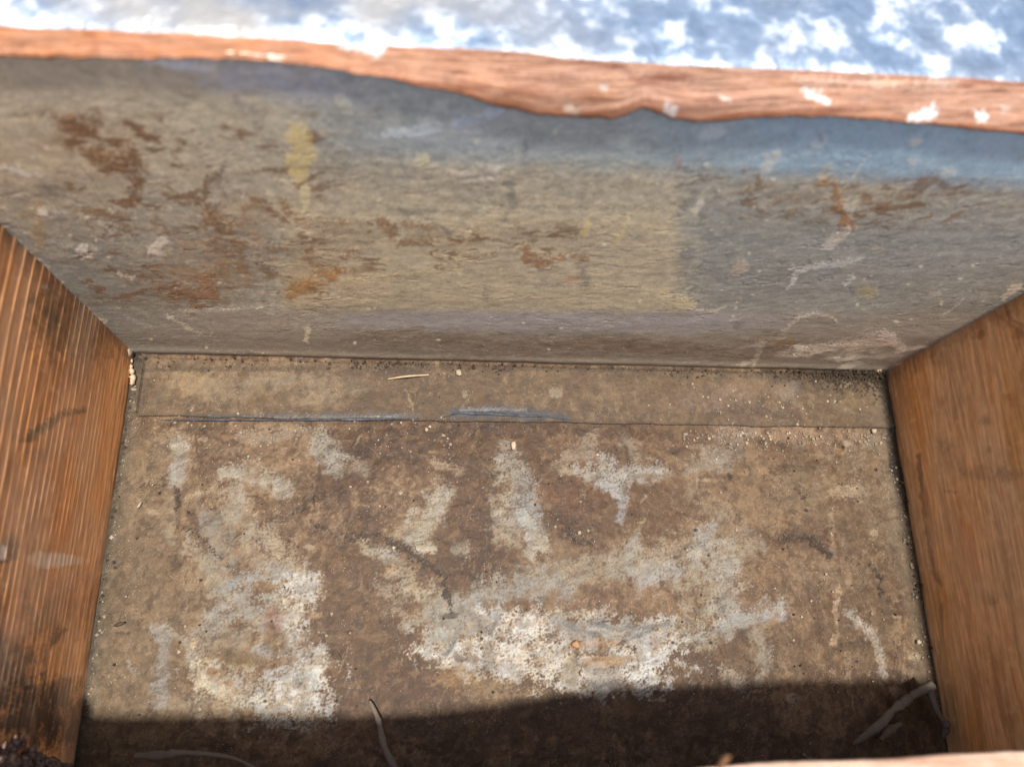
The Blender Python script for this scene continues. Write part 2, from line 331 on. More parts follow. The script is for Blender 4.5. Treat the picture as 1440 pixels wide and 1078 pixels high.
    for x, y, rx, ry, cc, st, an in [
        (425, 828, 24, 22, CREAM, .95, 0), (412, 866, 22, 20, (188, 178, 160), .85, 30), (300, 952, 28, 24, (186, 170, 142), .95, 20), (320, 968, 22, 20, (182, 166, 138), .9, 0),
        (410, 975, 52, 36, CREAM, .92, -25), (445, 940, 14, 30, CREAM, .9, 0), (385, 1000, 26, 14, (184, 172, 150), .9, 0), (272, 905, 5, 10, (200, 172, 132), .7, 0),
        (640, 928, 46, 18, (196, 188, 172), .92, 15), (655, 905, 36, 10, (196, 190, 178), .85, -8), (735, 880, 42, 20, (200, 192, 178), .95, 10), (720, 925, 44, 26, (202, 194, 180), .95, 0), (775, 925, 34, 30, (200, 190, 174), .9, 0),
        (820, 940, 34, 16, (190, 182, 166), .8, 0), (905, 930, 40, 30, (200, 194, 184), .9, 0), (860, 885, 40, 8, (176, 168, 152), .7, 0), (925, 900, 24, 26, (190, 184, 172), .7, 0), (830, 972, 34, 8, (196, 184, 164), .7, 0), (610, 895, 22, 12, (180, 170, 150), .7, 0),
        (600, 768, 12, 8, (178, 166, 142), .7, 0), (765, 765, 12, 9, (168, 158, 136), .7, 0), (350, 935, 12, 8, (176, 162, 134), .7, 0), (800, 865, 26, 8, (180, 166, 140), .6, 0)]:
        B(x, y, rx, ry, cc, st, an, **W)
    # bared places inside the crust
    for x, y, rx, ry, cc, st, an in [(688, 925, 9, 22, (126, 122, 116), .8, 0), (665, 885, 30, 12, (128, 124, 118), .7, -20), (850, 932, 34, 9, (140, 112, 78), .85, -5), (805, 940, 10, 20, (132, 120, 102), .8, 0), (845, 945, 26, 12, (142, 138, 134), .6, 0),
                                     (728, 955, 9, 8, (140, 136, 130), .7, 0), (810, 905, 9, 7, (150, 112, 82), .7, 0), (845, 904, 34, 5, (146, 118, 94), .5, -3), (800, 880, 22, 12, (122, 122, 122), .7, 30), (880, 884, 60, 8, (130, 126, 120), .5, 0),
                                     (640, 950, 30, 14, (132, 104, 70), .7, 0), (860, 965, 26, 10, (126, 126, 126), .6, 0), (645, 935, 10, 12, (150, 130, 106), .6, 30), (300, 945, 8, 6, (128, 92, 62), .8, 0), (322, 960, 6, 5, (130, 96, 66), .7, 0), (340, 925, 40, 10, (112, 92, 62), .8, 10),
                                     (386, 900, 14, 16, (112, 88, 60), .7, 0), (395, 930, 20, 5, (120, 92, 60), .7, -10), (385, 870, 12, 18, (126, 84, 66), .6, 0)]:
        B(x, y, rx, ry, cc, st, an, 1.0, .3, h=-.0007)
    wh = ss(.22, .36, c.col[..., 1]) ; c.mix(wh * ss(.06, .2, fbm(a * 24 + l2, b * 34, 4, 161, .6)), (146, 148, 150), .7); c.mix(wh * ss(.12, .22, fbm(a * 60, b * 70, 4, 163, .6)), (150, 128, 100), .5)
    # trowel smears through the crust
    for pts in [([(790, 872), (812, 886), (842, 892)]), ([(840, 878), (870, 884), (940, 878)]), ([(700, 868), (690, 890)]), ([(825, 955), (842, 966), (862, 956)]), ([(880, 900), (920, 884)]), ([(628, 920), (640, 900), (650, 880)])]:
        Ln(pts, 2.4, (112, 112, 112), .8, .8, .4, h=-.0006)
    rr_ = np.random.RandomState(45)
    for _ in range(60):
        x, y = rr_.uniform(180, 1280), rr_.uniform(530, 1000); an = rr_.uniform(-1.6, 1.6); L_ = rr_.uniform(8, 46)
        Ln([(x, y), (x + L_ * .5 * math.cos(an) + rr_.normal(0, 3), y + L_ * .5 * math.sin(an) + rr_.normal(0, 3)), (x + L_ * math.cos(an), y + L_ * math.sin(an))], [.5, 1.2, .4], (156, 142, 118) if rr_.rand() < .5 else (72, 54, 38), rr_.uniform(.3, .65), amp=.5, soft=.6, wob=2)
    for _ in range(110):
        x, y = rr_.uniform(170, 1290), rr_.uniform(525, 1000); B(x, y, rr_.uniform(2, 9), rr_.uniform(1.5, 6), [(158, 146, 124), (70, 50, 34), (146, 120, 88), (96, 70, 48)][rr_.randint(4)], rr_.uniform(.35, .75), 0, 1.8, .4)
    # ridges and cracks of the dried film
    for pts, wd in [([(440, 735), (478, 758), (535, 752), (575, 775), (600, 792), (622, 812), (634, 850)], [4, 4, 5, 9, 8, 4, 4]), ([(248, 684), (252, 700), (250, 718), (246, 712)], 2.2), ([(246, 740), (268, 743), (285, 758), (300, 772), (320, 792), (324, 800)], [1.6, 1.6, 2, 2, 1.6, 1]),
                    ([(1222, 792), (1238, 812), (1240, 836)], [3, 4, 3]), ([(1100, 755), (1140, 756), (1166, 780)], [5, 6, 9]), ([(200, 685), (235, 682)], 1.6), ([(1258, 900), (1262, 940), (1280, 960)], 1), ([(1210, 792), (1196, 786)], 1.4), ([(410, 720), (440, 700), (452, 706)], 2.5),
                    ([(1120, 690), (1135, 700)], 3), ([(630, 850), (642, 860)], 2), ([(800, 745), (815, 762), (835, 764)], 4), ([(1180, 680), (1200, 682)], 1.6)]:
        Ln(pts, [q_ * .62 for q_ in wd] if isinstance(wd, list) else wd * .7, (66, 48, 32), .85, 1.2, .5, h=-.0005, wob=5)
    # loose edge where the film lifts, margins by the planks
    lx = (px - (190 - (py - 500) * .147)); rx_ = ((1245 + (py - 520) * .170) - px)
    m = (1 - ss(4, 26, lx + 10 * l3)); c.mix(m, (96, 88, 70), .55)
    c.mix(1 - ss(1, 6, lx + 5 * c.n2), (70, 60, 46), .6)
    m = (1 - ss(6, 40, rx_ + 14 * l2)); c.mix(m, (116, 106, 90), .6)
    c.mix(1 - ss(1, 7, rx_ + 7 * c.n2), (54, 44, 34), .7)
    # corners packed with dark dirt
    B(1205, 527, 60, 10, (56, 42, 28), .85, 3, .9, .6); B(185, 515, 16, 18, (58, 50, 40), .7, 0, .9, .6); Ln([(180, 515), (172, 560), (165, 600)], 5, (72, 62, 48), .5)
    Ln([(1240, 525), (1248, 570), (1255, 640), (1275, 720)], [7, 6, 6, 4], (58, 46, 36), .75, 1, .6, h=.001)
    Ln([(200, 520), (620, 516), (1050, 523)], [3, 3, 3], (70, 52, 38), .5, 1.2, .6)
    # pits
    for x, y in [(160, 790), (162, 798), (282, 815), (373, 985), (473, 985), (946, 903), (1000, 903), (850, 792), (677, 897), (1206, 930), (1232, 660), (1186, 628), (978, 745), (1134, 717)]:
        B(x, y, 2.6, 2.2, (40, 28, 20), .9, 0, .3, .4, h=-.0006)
    sc = fbm(a * 420, b * 420, 2, 41)
    mu = lin((118, 97, 73)); lu = (c.col @ np.array([.3, .6, .1])) / (mu @ np.array([.3, .6, .1])); c.col *= (np.clip(lu ** .6, .42, 1.15) * .95)[..., None] * np.array([1.03, .975, .91])
    c.col *= (1 + .16 * l3 + .12 * sc + .22 * c.n3 + .10 * fbm(a * 34, b * 34, 5, 151, .65))[..., None]; c.col = cap(c.col, .62)
    k = ss(.86, 1, rg(26, 81)) * ss(.0, .3, l2); c.mix(k, (72, 52, 36), .5); c.h -= .0006 * k
    k = ss(.88, 1, rg(40, 83, .5)) * ss(.0, .3, -l2 + .1); c.mix(k, (152, 134, 110), .5)
    k = ss(.9, 1, rg(70, 85, 1.6)) * ss(-.1, .3, l1); c.mix(k, (84, 62, 44), .5)
    c.h += .0009 * l2 + .0006 * l3 + .00022 * sc + .0012 * l1
    return c

# ---- wall paint
def wall_paint(P):
    a, b = P[..., 0], P[..., 2]
    c = Canvas(P, a, b, (111, 106, 95))
    px, py = c.px, c.py; B, Ln = c.blob, c.line
    l1 = fbm(a * 7, b * 9, 5, 31); l2 = fbm(a * 20, b * 34, 5, 33); l3 = fbm(a * 80, b * 95, 5, 35, .7); sp = fbm(a * 300, b * 300, 2, 37)
    c.mix(ss(-.3, .5, l1), (124, 115, 98), .6); c.mix(ss(.0, .5, l2), (104, 99, 90), .55); c.mix(ss(.1, .6, -l2 + .3 * l3), (128, 118, 100), .5)
    w1 = 14 * l2 + 6 * l3
    c.mix(ss(.05, .25, fbm(a * 50, b * 80, 5, 61)), (138, 127, 106), .4); c.mix(ss(.05, .25, fbm(a * 46, b * 70, 5, 63)), (92, 86, 76), .4)
    k = ss(.86, 1, 1 - 3 * np.abs(fbm(a * 18 + .5 * l2, b * 60 + .8 * l2, 4, 81))) * ss(-.1, .3, l2); c.mix(k, (84, 76, 64), .5); c.h -= .0004 * k
    c.mix(ss(.08, .25, fbm(a * 110 + l2, b * 110, 4, 87, .7)), (84, 79, 68), .5); c.mix(ss(.1, .28, fbm(a * 120, b * 120 + l2, 4, 89, .7)), (142, 132, 112), .4)
    k = ss(.85, 1, 1 - 3.4 * np.abs(fbm(a * 30 + 1.5 * l2, b * 34 + 1.5 * l1, 4, 85))) * ss(.05, .3, fbm(a * 9, b * 9, 2, 86)); c.mix(k, (74, 66, 54), .65); c.h -= .0003 * k
    k = ss(.88, 1, 1 - 3 * np.abs(fbm(a * 24 + l2, b * 40 + a * 10, 4, 83))) * ss(0, .3, -l2 + .1); c.mix(k, (154, 142, 120), .45)
    # warm floor bounce painted as tan over the middle; tan tone at upper left
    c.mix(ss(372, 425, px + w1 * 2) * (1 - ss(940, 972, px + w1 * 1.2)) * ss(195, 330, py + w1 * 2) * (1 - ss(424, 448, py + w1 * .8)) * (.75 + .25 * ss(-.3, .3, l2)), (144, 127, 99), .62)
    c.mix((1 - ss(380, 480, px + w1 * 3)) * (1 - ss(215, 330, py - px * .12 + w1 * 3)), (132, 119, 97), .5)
    # cool bluish light painted into the sheet colour along the top
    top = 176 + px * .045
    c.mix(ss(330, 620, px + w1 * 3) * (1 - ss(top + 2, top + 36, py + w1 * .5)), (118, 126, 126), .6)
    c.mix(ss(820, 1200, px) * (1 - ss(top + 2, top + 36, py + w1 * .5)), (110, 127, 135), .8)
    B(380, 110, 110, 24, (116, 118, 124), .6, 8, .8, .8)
    # the right third is greyer; a grey run and brown damp along the bottom
    c.mix(ss(960, 1010, px + w1) * ss(240, 330, py) , (101, 99, 92), .6)
    c.mix(ss(432, 442, py + w1 * .5), (112, 102, 90), .6)
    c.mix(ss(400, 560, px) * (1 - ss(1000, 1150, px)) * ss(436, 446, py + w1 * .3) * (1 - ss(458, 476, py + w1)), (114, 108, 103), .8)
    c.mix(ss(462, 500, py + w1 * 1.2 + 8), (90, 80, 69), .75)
    c.mix((1 - ss(120, 420, px)) * ss(270, 400, py), (92, 91, 85), .65)
    for x, y, rx, ry, st in [(640, 474, 60, 9, .6), (830, 482, 70, 12, .7), (700, 486, 60, 10, .5), (940, 488, 60, 9, .6), (540, 472, 60, 12, .5), (1090, 480, 40, 12, .5), (1060, 500, 50, 10, .5), (600, 508, 120, 5, .6)]:
        B(x, y, rx, ry, (80, 64, 48), st * .8, 0, 1.3, .8)
    # rust
    R1, R2, R3 = (86, 65, 46), (98, 72, 50), (74, 61, 50)
    for pts, wd, cc, st in [([(50, 158), (80, 163), (104, 172)], 5, R1, .6), ([(90, 178), (110, 180), (132, 172), (136, 155)], [8, 11, 9, 4], R1, .75), ([(108, 182), (96, 205), (118, 216), (146, 226)], [7, 7, 7, 10], R1, .8),
                            ([(140, 214), (165, 220), (188, 218)], [8, 12, 10], R1, .85), ([(184, 198), (188, 240), (189, 284)], [5, 10, 7], R1, .9), ([(150, 232), (175, 240)], 8, R1, .8), ([(200, 232), (205, 240)], 5, R2, .5),
                            ([(246, 218), (256, 200)], [7, 5], R1, .65), ([(233, 262), (242, 276), (262, 288), (276, 288)], [3, 5, 5, 3], R1, .8), ([(313, 232), (308, 246), (286, 260), (288, 285), (300, 300)], [2, 3, 5, 5, 6], R1, .8), ([(285, 310), (305, 318), (322, 324)], [12, 9, 6], R1, .8),
                            ([(345, 294), (352, 289), (380, 294)], 3, R2, .7), ([(396, 288), (404, 300)], 6, R2, .7), ([(420, 308), (440, 316), (478, 312)], 3, R2, .6), ([(214, 306), (240, 328)], 3, R1, .6), ([(330, 340), (350, 350), (390, 352)], 5, R1, .6),
                            ([(300, 350), (330, 352), (345, 372)], [10, 10, 8], R3, .6), ([(366, 370), (385, 392)], 6, R3, .7), ([(240, 418), (262, 412), (285, 420), (300, 412)], [4, 9, 14, 6], R1, .75), ([(288, 396), (292, 410)], [10, 12], (104, 68, 48), .7), ([(310, 374), (322, 366)], 9, R3, .55),
                            ([(405, 418), (430, 400), (456, 388), (480, 382)], [6, 9, 10, 6], (116, 80, 40), .85), ([(400, 350), (440, 362), (450, 378)], 4, R2, .55), ([(482, 384), (500, 381)], 3, R2, .7),
                            ([(535, 318), (548, 325)], 9, R2, .85), ([(480, 313), (525, 317)], 1.8, R2, .7), ([(570, 316), (612, 321)], 2.6, R2, .7), ([(566, 342), (580, 345)], 5, R2, .75), ([(594, 344), (606, 342)], 5, R2, .7), ([(484, 362), (502, 359)], 4.5, R2, .75), ([(478, 352), (520, 350)], 1.6, R2, .5),
                            ([(738, 344), (742, 360), (764, 371), (788, 362), (808, 360), (826, 364)], [2, 5, 8, 4, 2.5, 3], (108, 76, 50), .85), ([(650, 361), (700, 359)], 2, R2, .6), ([(762, 376), (784, 376)], 2, R2, .6), ([(800, 393), (812, 390)], 3, (150, 96, 60), .5),
                            ([(1058, 246), (1068, 254)], 6, R1, .7), ([(1050, 262), (1052, 285), (1066, 290)], [5, 6, 4], R1, .65), ([(1085, 285), (1122, 281)], 3.5, R1, .6), ([(1040, 308), (1080, 304), (1122, 300)], 2.4, R1, .65), ([(1130, 314), (1160, 312)], 3, R1, .5),
                            ([(1160, 252), (1172, 262), (1180, 285), (1184, 306), (1196, 318)], [4, 7, 6, 6, 7], (112, 78, 44), .85), ([(1188, 264), (1206, 259)], 3, R1, .6), ([(1214, 272), (1226, 284), (1250, 288)], [3, 6, 5], R1, .75), ([(1264, 281), (1284, 275)], [5, 4], R1, .7), ([(1294, 268), (1304, 252), (1316, 250)], [5, 7, 6], R1, .7),
                            ([(1316, 252), (1330, 262), (1345, 266), (1370, 254)], [3, 3, 3, 1], R1, .6), ([(950, 226), (954, 234)], 4, (124, 76, 60), .6), ([(50, 300), (56, 330), (50, 350)], [12, 10, 8], (116, 94, 62), .5), ([(1098, 484), (1108, 478), (1120, 484)], 4, (96, 72, 46), .6)]:
        Ln(pts, wd, cc, min(1, st * 1.05), amp=2.1, soft=.35, h=.0002, wob=5, grain=.3)
    for x, y, rx, ry, st in [(310, 355, 70, 40, .4), (280, 400, 60, 26, .35), (350, 300, 60, 20, .3), (130, 200, 60, 40, .25), (440, 390, 60, 20, .25), (1200, 275, 150, 30, .2), (600, 335, 140, 20, .18)]:
        B(x, y, rx, ry, (110, 84, 56), st, 0, 1.6, .8)
    for (x0, x1, y0, y1, dens) in [(70, 500, 150, 440, 0), (60, 260, 150, 300, .03), (1030, 1390, 235, 330, .05), (470, 860, 300, 400, -.05)]:
        reg = ss(x0, x0 + 60, px) * (1 - ss(x1 - 60, x1, px)) * ss(y0, y0 + 30, py) * (1 - ss(y1 - 30, y1, py))
        rn = fbm(a * 38 + 1.2 * l2, b * 46 + l1, 5, 101, .65); clu = fbm(a * 8, b * 9, 3, 103)
        c.mix(reg * ss(.24, .31, rn + .5 * clu + dens), R1, .75)
        k = reg * ss(.88, .97, 1 - 3.2 * np.abs(fbm(a * 30 + 1.5 * l2, b * 38 + l2, 4, 105))) * ss(.0, .2, clu + dens); c.mix(k, (94, 66, 42), .6)
    # paint drips, scrapes, lime spots
    for pts, wd, cc, st in [([(421, 190), (422, 215), (419, 245)], [16, 19, 12], (163, 143, 98), .9), ([(429, 264), (431, 284), (427, 299)], [6, 5, 3], (184, 168, 130), .9), ([(432, 463), (431, 480)], 3.4, (166, 152, 128), .85), ([(588, 225), (597, 224)], 6.5, (178, 166, 132), .9),
                            ([(628, 243), (662, 246), (700, 239)], 3, (150, 140, 124), .7), ([(655, 256), (698, 250)], 3, (148, 138, 122), .6), ([(542, 190), (578, 186), (614, 178)], [4, 7, 7], (150, 150, 146), .8), ([(640, 176), (680, 166), (706, 155)], [4, 9, 4], (138, 142, 146), .75),
                            ([(478, 142), (490, 155)], 8, (156, 150, 134), .75), ([(205, 86), (260, 92), (300, 97)], [5, 6, 3], (148, 148, 150), .7), ([(830, 300), (822, 332)], [2.5, 4], (164, 146, 106), .8), ([(884, 302), (876, 324), (868, 336)], [2, 3, 6], (166, 148, 108), .85),
                            ([(560, 345), (566, 322)], 2, (160, 146, 122), .5), ([(652, 345), (666, 318)], 2.4, (160, 144, 112), .5), ([(640, 328), (740, 316)], 1.6, (158, 142, 108), .5), ([(480, 395), (560, 385), (650, 380)], 1.6, (164, 146, 108), .55), ([(992, 188), (1012, 186)], 8, (152, 154, 152), .8),
                            ([(1092, 218), (1074, 236)], [6, 9], (154, 150, 140), .8), ([(1148, 204), (1158, 196)], 6, (156, 158, 156), .8), ([(1284, 202), (1292, 198)], 6, (156, 156, 148), .8), ([(1282, 228), (1286, 226)], 5, (160, 160, 156), .75), ([(1326, 244), (1338, 241)], 6.5, (148, 146, 136), .75), ([(1154, 244), (1164, 238)], 8, (142, 132, 112), .7),
                            ([(976, 300), (986, 284)], 4.5, (158, 148, 128), .75), ([(1164, 346), (1180, 334), (1194, 322)], [6, 7, 3], (158, 142, 124), .8), ([(1194, 296), (1202, 280)], 6, (136, 126, 108), .7), ([(1118, 382), (1140, 376), (1180, 372), (1214, 362)], [6, 4, 4, 2], (148, 142, 132), .7),
                            ([(1106, 406), (1117, 392)], [2, 4], (164, 156, 142), .8), ([(1186, 402), (1198, 390)], [2, 4], (154, 148, 132), .7), ([(1034, 378), (1046, 374)], 8, (146, 128, 104), .6), ([(958, 424), (970, 428)], 8, (160, 142, 110), .7), ([(972, 436), (1008, 438), (1020, 432)], 2, (152, 142, 122), .6),
                            ([(1100, 466), (1124, 446), (1148, 441), (1172, 446), (1176, 454)], [1.6, 3, 2.4, 2.4, 1.2], (150, 138, 122), .8), ([(1064, 486), (1072, 482), (1056, 522)], [6, 4, 3], (130, 118, 102), .6), ([(1120, 492), (1180, 488), (1246, 478), (1270, 488)], [4, 7, 12, 5], (142, 128, 114), .7), ([(1242, 474), (1252, 480)], 9, (150, 136, 124), .75),
                            ([(1215, 408), (1226, 412)], 9, (126, 114, 78), .6), ([(1296, 418), (1320, 412)], 3, (134, 124, 106), .6), ([(1408, 420), (1432, 402)], [3, 5], (164, 150, 130), .85), ([(1323, 426), (1324, 429)], 2, (170, 150, 124), .8), ([(1230, 350), (1242, 352)], 3, (140, 128, 108), .4),
                            ([(56, 300), (64, 301)], 5, (160, 154, 142), .8), ([(112, 349), (120, 346), (121, 354)], 2.6, (172, 164, 150), .85), ([(110, 352), (117, 362), (128, 362), (120, 353), (110, 352)], 2, (172, 162, 146), .85), ([(72, 340), (100, 348)], 2.2, (142, 138, 128), .6), ([(218, 350), (228, 340)], 7, (158, 148, 132), .8), ([(212, 354), (232, 358)], 2.6, (160, 150, 134), .6),
                            ([(130, 347), (142, 352)], 2, (140, 136, 126), .5), ([(170, 384), (186, 392)], 2.4, (160, 146, 130), .6), ([(254, 438), (330, 436), (400, 430)], 1.3, (146, 138, 122), .7), ([(236, 444), (262, 460), (282, 471)], 1.5, (152, 144, 128), .75), ([(176, 446), (216, 462)], 1.6, (130, 126, 118), .5), ([(296, 462), (300, 474)], 2.5, (132, 122, 104), .6),
                            ([(0, 236), (30, 244), (60, 248)], [3, 4, 2], (140, 134, 124), .6), ([(20, 258), (70, 262)], 2, (134, 128, 118), .5), ([(320, 270), (345, 262), (340, 280)], [3, 4, 3], (140, 130, 112), .55), ([(376, 272), (382, 276)], 4, (160, 146, 118), .6), ([(54, 365), (66, 373), (70, 378)], 1.6, (158, 148, 132), .7), ([(120, 432), (132, 445), (148, 452)], [1, 2, 2.4], (164, 148, 132), .8)]:
        Ln(pts, wd, cc, st * .9, amp=1.0, soft=.3, h=.0003, wob=3, grain=.2)
    rr_ = np.random.RandomState(44)
    for _ in range(46):
        x, y = rr_.uniform(60, 1400), rr_.uniform(110, 490); an = rr_.normal(-.1, .5); L_ = rr_.uniform(10, 60) * (1 if rr_.rand() < .8 else 1.8)
        Ln([(x, y), (x + L_ * .5 * math.cos(an), y + L_ * .5 * math.sin(an) + rr_.normal(0, 2)), (x + L_ * math.cos(an), y + L_ * math.sin(an))], [.5, 1.1, .4], (158, 148, 128) if rr_.rand() < .65 else (70, 62, 52), rr_.uniform(.25, .6), amp=.5, soft=.6, wob=1.5)
    for _ in range(90):
        x, y = rr_.uniform(20, 1420), rr_.uniform(100, 495); B(x, y, rr_.uniform(1.2, 3.4), rr_.uniform(1, 2.6), (164, 154, 134), rr_.uniform(.4, .8), 0, .6, .5, h=.0002)
    for _ in range(30):
        x, y = rr_.normal(1190, 60), rr_.normal(498, 10); B(x, y, rr_.uniform(6, 22), rr_.uniform(1.5, 4), (140, 128, 112), rr_.uniform(.3, .6), -8, 1.4, .5, h=.0003)
    # dark scuffs
    for pts, wd in [([(716, 262), (720, 288)], 7), ([(706, 314), (712, 298), (722, 294)], [2, 4, 2]), ([(680, 404), (682, 422)], 4), ([(738, 196), (737, 212)], 4), ([(814, 380), (824, 392)], 7), ([(330, 138), (338, 150), (360, 162)], 6), ([(560, 296), (600, 308), (625, 322), (632, 330)], 2.2), ([(370, 160), (366, 180)], 5),
                    ([(740, 445), (734, 441)], 3), ([(150, 372), (190, 388)], 2), ([(172, 438), (200, 432), (230, 440)], [1, 3, 1]), ([(310, 232), (312, 262), (322, 278)], 1.6), ([(1036, 457), (1038, 460)], 4), ([(60, 268), (90, 276)], 8), ([(240, 332), (258, 322), (270, 320)], 1.4), ([(720, 400), (900, 404)], 1.4), ([(660, 286), (760, 292), (940, 296)], 1.6)]:
        Ln(pts, wd, (84, 80, 72), .5, amp=1.4, soft=.6, h=-.0002, wob=4)
    c.mix(ss(.35, .75, l3 + .4 * sp), (148, 136, 114), .35); c.mix(ss(.3, .7, -l3 + .5 * sp), (88, 80, 68), .35)
    c.mix(ss(.5, .8, sp), (158, 146, 124), .35)
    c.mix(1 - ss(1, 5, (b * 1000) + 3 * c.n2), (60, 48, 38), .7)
    mu = lin((118, 108, 92)); c.col = mu * (np.maximum(c.col, .004) / mu) ** 1.12 * 1.04
    c.col *= (1 + .14 * l2 + .14 * l3 + .12 * c.n3)[..., None]
    c.col = cap(c.col * np.array([.97, 1.01, 1.03]), .28)
    c.met = ss(-.1, .5, (1 - ss(top + 14, top + 26, py)) * ss(330, 700, px)) * .25
    c.h += .0010 * l1 + .00012 * l2 + .00004 * l3
    c.h += .0012 * np.exp(-((b - .012) / .01) ** 2)
    return c

def wood_cols(t, early, late, sharp):
    f = t - np.floor(t); return ss(.45, 1 - .1 * sharp, f) * (1 - ss(.93, 1.0, f)), f

# ---- planks
def plank(side):
    ny, nz = (560, 250)
    ys = np.linspace(-.24, YB + .004, ny); zs = np.linspace(-.012, .572 if side < 0 else .40, nz)
    Y, Z = grid(ys, zs)
    xs = XL if side < 0 else XR
    P = np.stack([np.full(Y.shape, xs), Y, Z], -1)
    wv = fbm(Y * 3.0, Z * 7, 3, 51 + side); fine = fbm(Y * 14, Z * 330, 3, 55 + side); streak = fbm(Y * 5, Z * 60, 4, 57 + side); l1 = fbm(Y * 8, Z * 8, 4, 59); l3 = fbm(Y * 80, Z * 80, 3, 60)
    if side < 0:
        c = Canvas(P, Y, Z, (196, 138, 84))
        z0 = np.maximum(Z, 0)
        t = 130 * z0 - 130 * z0 ** 2 * .95 + wv * .6 + 2 * Y * .2
        t = np.where(z0 > 0, t, 0)
        k, f = wood_cols(t, None, None, 1)
        amp = ss(.03, .22, Z)
        c.mix(k, (122, 70, 38), .5); c.mix(k * amp, (96, 52, 30), .5)
        c.mix(ss(-.2, .5, streak), (186, 118, 66), .45); c.mix(ss(.1, .6, -streak), (140, 80, 44), .4); c.mix(ss(.1, .5, fine), (120, 68, 38), .35)
        c.h += .0030 * amp * (np.sin(2 * np.pi * (f - .35)) * .5) + .0004 * fine
        B, Ln = c.blob, c.line
        for x, y, rx, ry, cc, st in [(95, 455, 50, 40, (92, 68, 42), .75), (70, 430, 26, 22, (84, 62, 40), .6), (110, 520, 40, 30, (116, 78, 50), .5), (130, 480, 30, 30, (96, 68, 44), .5), (50, 1010, 90, 44, (48, 35, 25), .95), (10, 940, 40, 60, (76, 62, 48), .85), (60, 975, 60, 20, (60, 46, 34), .8), (90, 870, 40, 60, (128, 88, 58), .5),  # lower-end blobs: grime deepened to paint in the shade there
                                     (100, 830, 34, 30, (132, 86, 58), .45), (20, 880, 20, 18, (176, 120, 80), .6), (50, 640, 10, 8, (128, 90, 56), .6), (100, 700, 60, 90, (150, 92, 54), .3), (0, 850, 6, 60, (70, 54, 36), .5), (10, 770, 14, 12, (96, 76, 54), .8), (60, 870, 16, 16, (110, 84, 56), .5)]:
            B(x, y, rx, ry, cc, st, 0, 1.1, .7)
        for pts, wd, cc, st in [([(38, 614), (60, 604), (88, 582), (118, 577)], [7, 7, 5, 3], (84, 60, 38), .85), ([(50, 607), (70, 596)], 6, (98, 76, 50), .6), ([(76, 898), (84, 888), (92, 884)], [6, 5, 3], (84, 62, 40), .9), ([(0, 790), (20, 784)], 4, (60, 44, 30), .9), ([(2, 772), (3, 780)], 6, (186, 160, 134), .8), ([(104, 900), (120, 896)], 1.5, (96, 66, 42), .6),
                                ([(92, 949), (116, 944)], 2, (176, 138, 108), .7), ([(14, 392), (22, 390)], 3, (176, 140, 110), .6), ([(64, 402), (70, 406)], 2, (170, 140, 110), .6), ([(96, 800), (100, 812), (98, 826)], 3, (170, 126, 94), .6)]:
            Ln(pts, wd, cc, st * .85, amp=1.5, soft=.5, wob=3)
        # whitewash dabbed across the ridges
        comb = .5 + .5 * ss(-.2, .3, np.sin(c.px * 1.15) + .3 * c.n2)
        k2 = ss(-.3, .3, 1 - np.hypot((c.px - 84) / 38, (c.py - 787) / (9 * (1 - (c.px - 84) / 90).clip(.2, 2))) + .5 * c.n1); c.mix(k2 * comb, (226, 190, 150), 1)
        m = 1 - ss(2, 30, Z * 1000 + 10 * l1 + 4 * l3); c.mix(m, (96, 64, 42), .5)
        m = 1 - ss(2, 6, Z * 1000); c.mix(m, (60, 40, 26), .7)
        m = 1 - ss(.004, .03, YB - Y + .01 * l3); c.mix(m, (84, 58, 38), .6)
    else:
        c = Canvas(P, Y, Z, (184, 132, 88))
        t = 26 * Z + wv * 2.2 + .6 * l1
        k, f = wood_cols(t, None, None, 1)
        c.mix(k, (124, 74, 44), .22)
        c.mix(ss(-.2, .5, streak), (160, 98, 54), .5); c.mix(ss(.0, .5, -streak), (120, 70, 40), .5); c.mix(ss(.1, .5, fine), (112, 66, 38), .2)
        c.mix(ss(.05, .5, fbm(Y * 2.5, Z * 16, 3, 88)), (158, 100, 44), .5)
        c.h += .0005 * fine + .0008 * streak + .0014 * wv
        B, Ln = c.blob, c.line
        for x, y, rx, ry, cc, st in [(1380, 472, 6, 6, (78, 44, 32), .8), (1386, 592, 6, 5, (90, 56, 40), .75), (1330, 627, 10, 8, (84, 52, 40), .75), (1334, 650, 14, 20, (104, 56, 34), .4), (1391, 632, 4, 4, (80, 50, 30), .7), (1385, 668, 30, 9, (104, 70, 50), .6), (1420, 668, 14, 8, (88, 52, 34), .7),
                                     (1340, 565, 22, 18, (106, 72, 56), .4), (1433, 470, 7, 16, (86, 46, 26), .8), (1440, 530, 4, 30, (110, 60, 30), .6), (1425, 560, 10, 8, (110, 64, 34), .5), (1396, 845, 5, 8, (86, 58, 38), .8), (1380, 950, 40, 40, (150, 100, 62), .3), (1330, 505, 12, 8, (106, 66, 48), .5), (1260, 560, 14, 40, (94, 66, 44), .5), (1350, 760, 20, 60, (130, 78, 48), .3)]:
            B(x, y, rx, ry, cc, st * .6, 0, 1.4, .8)
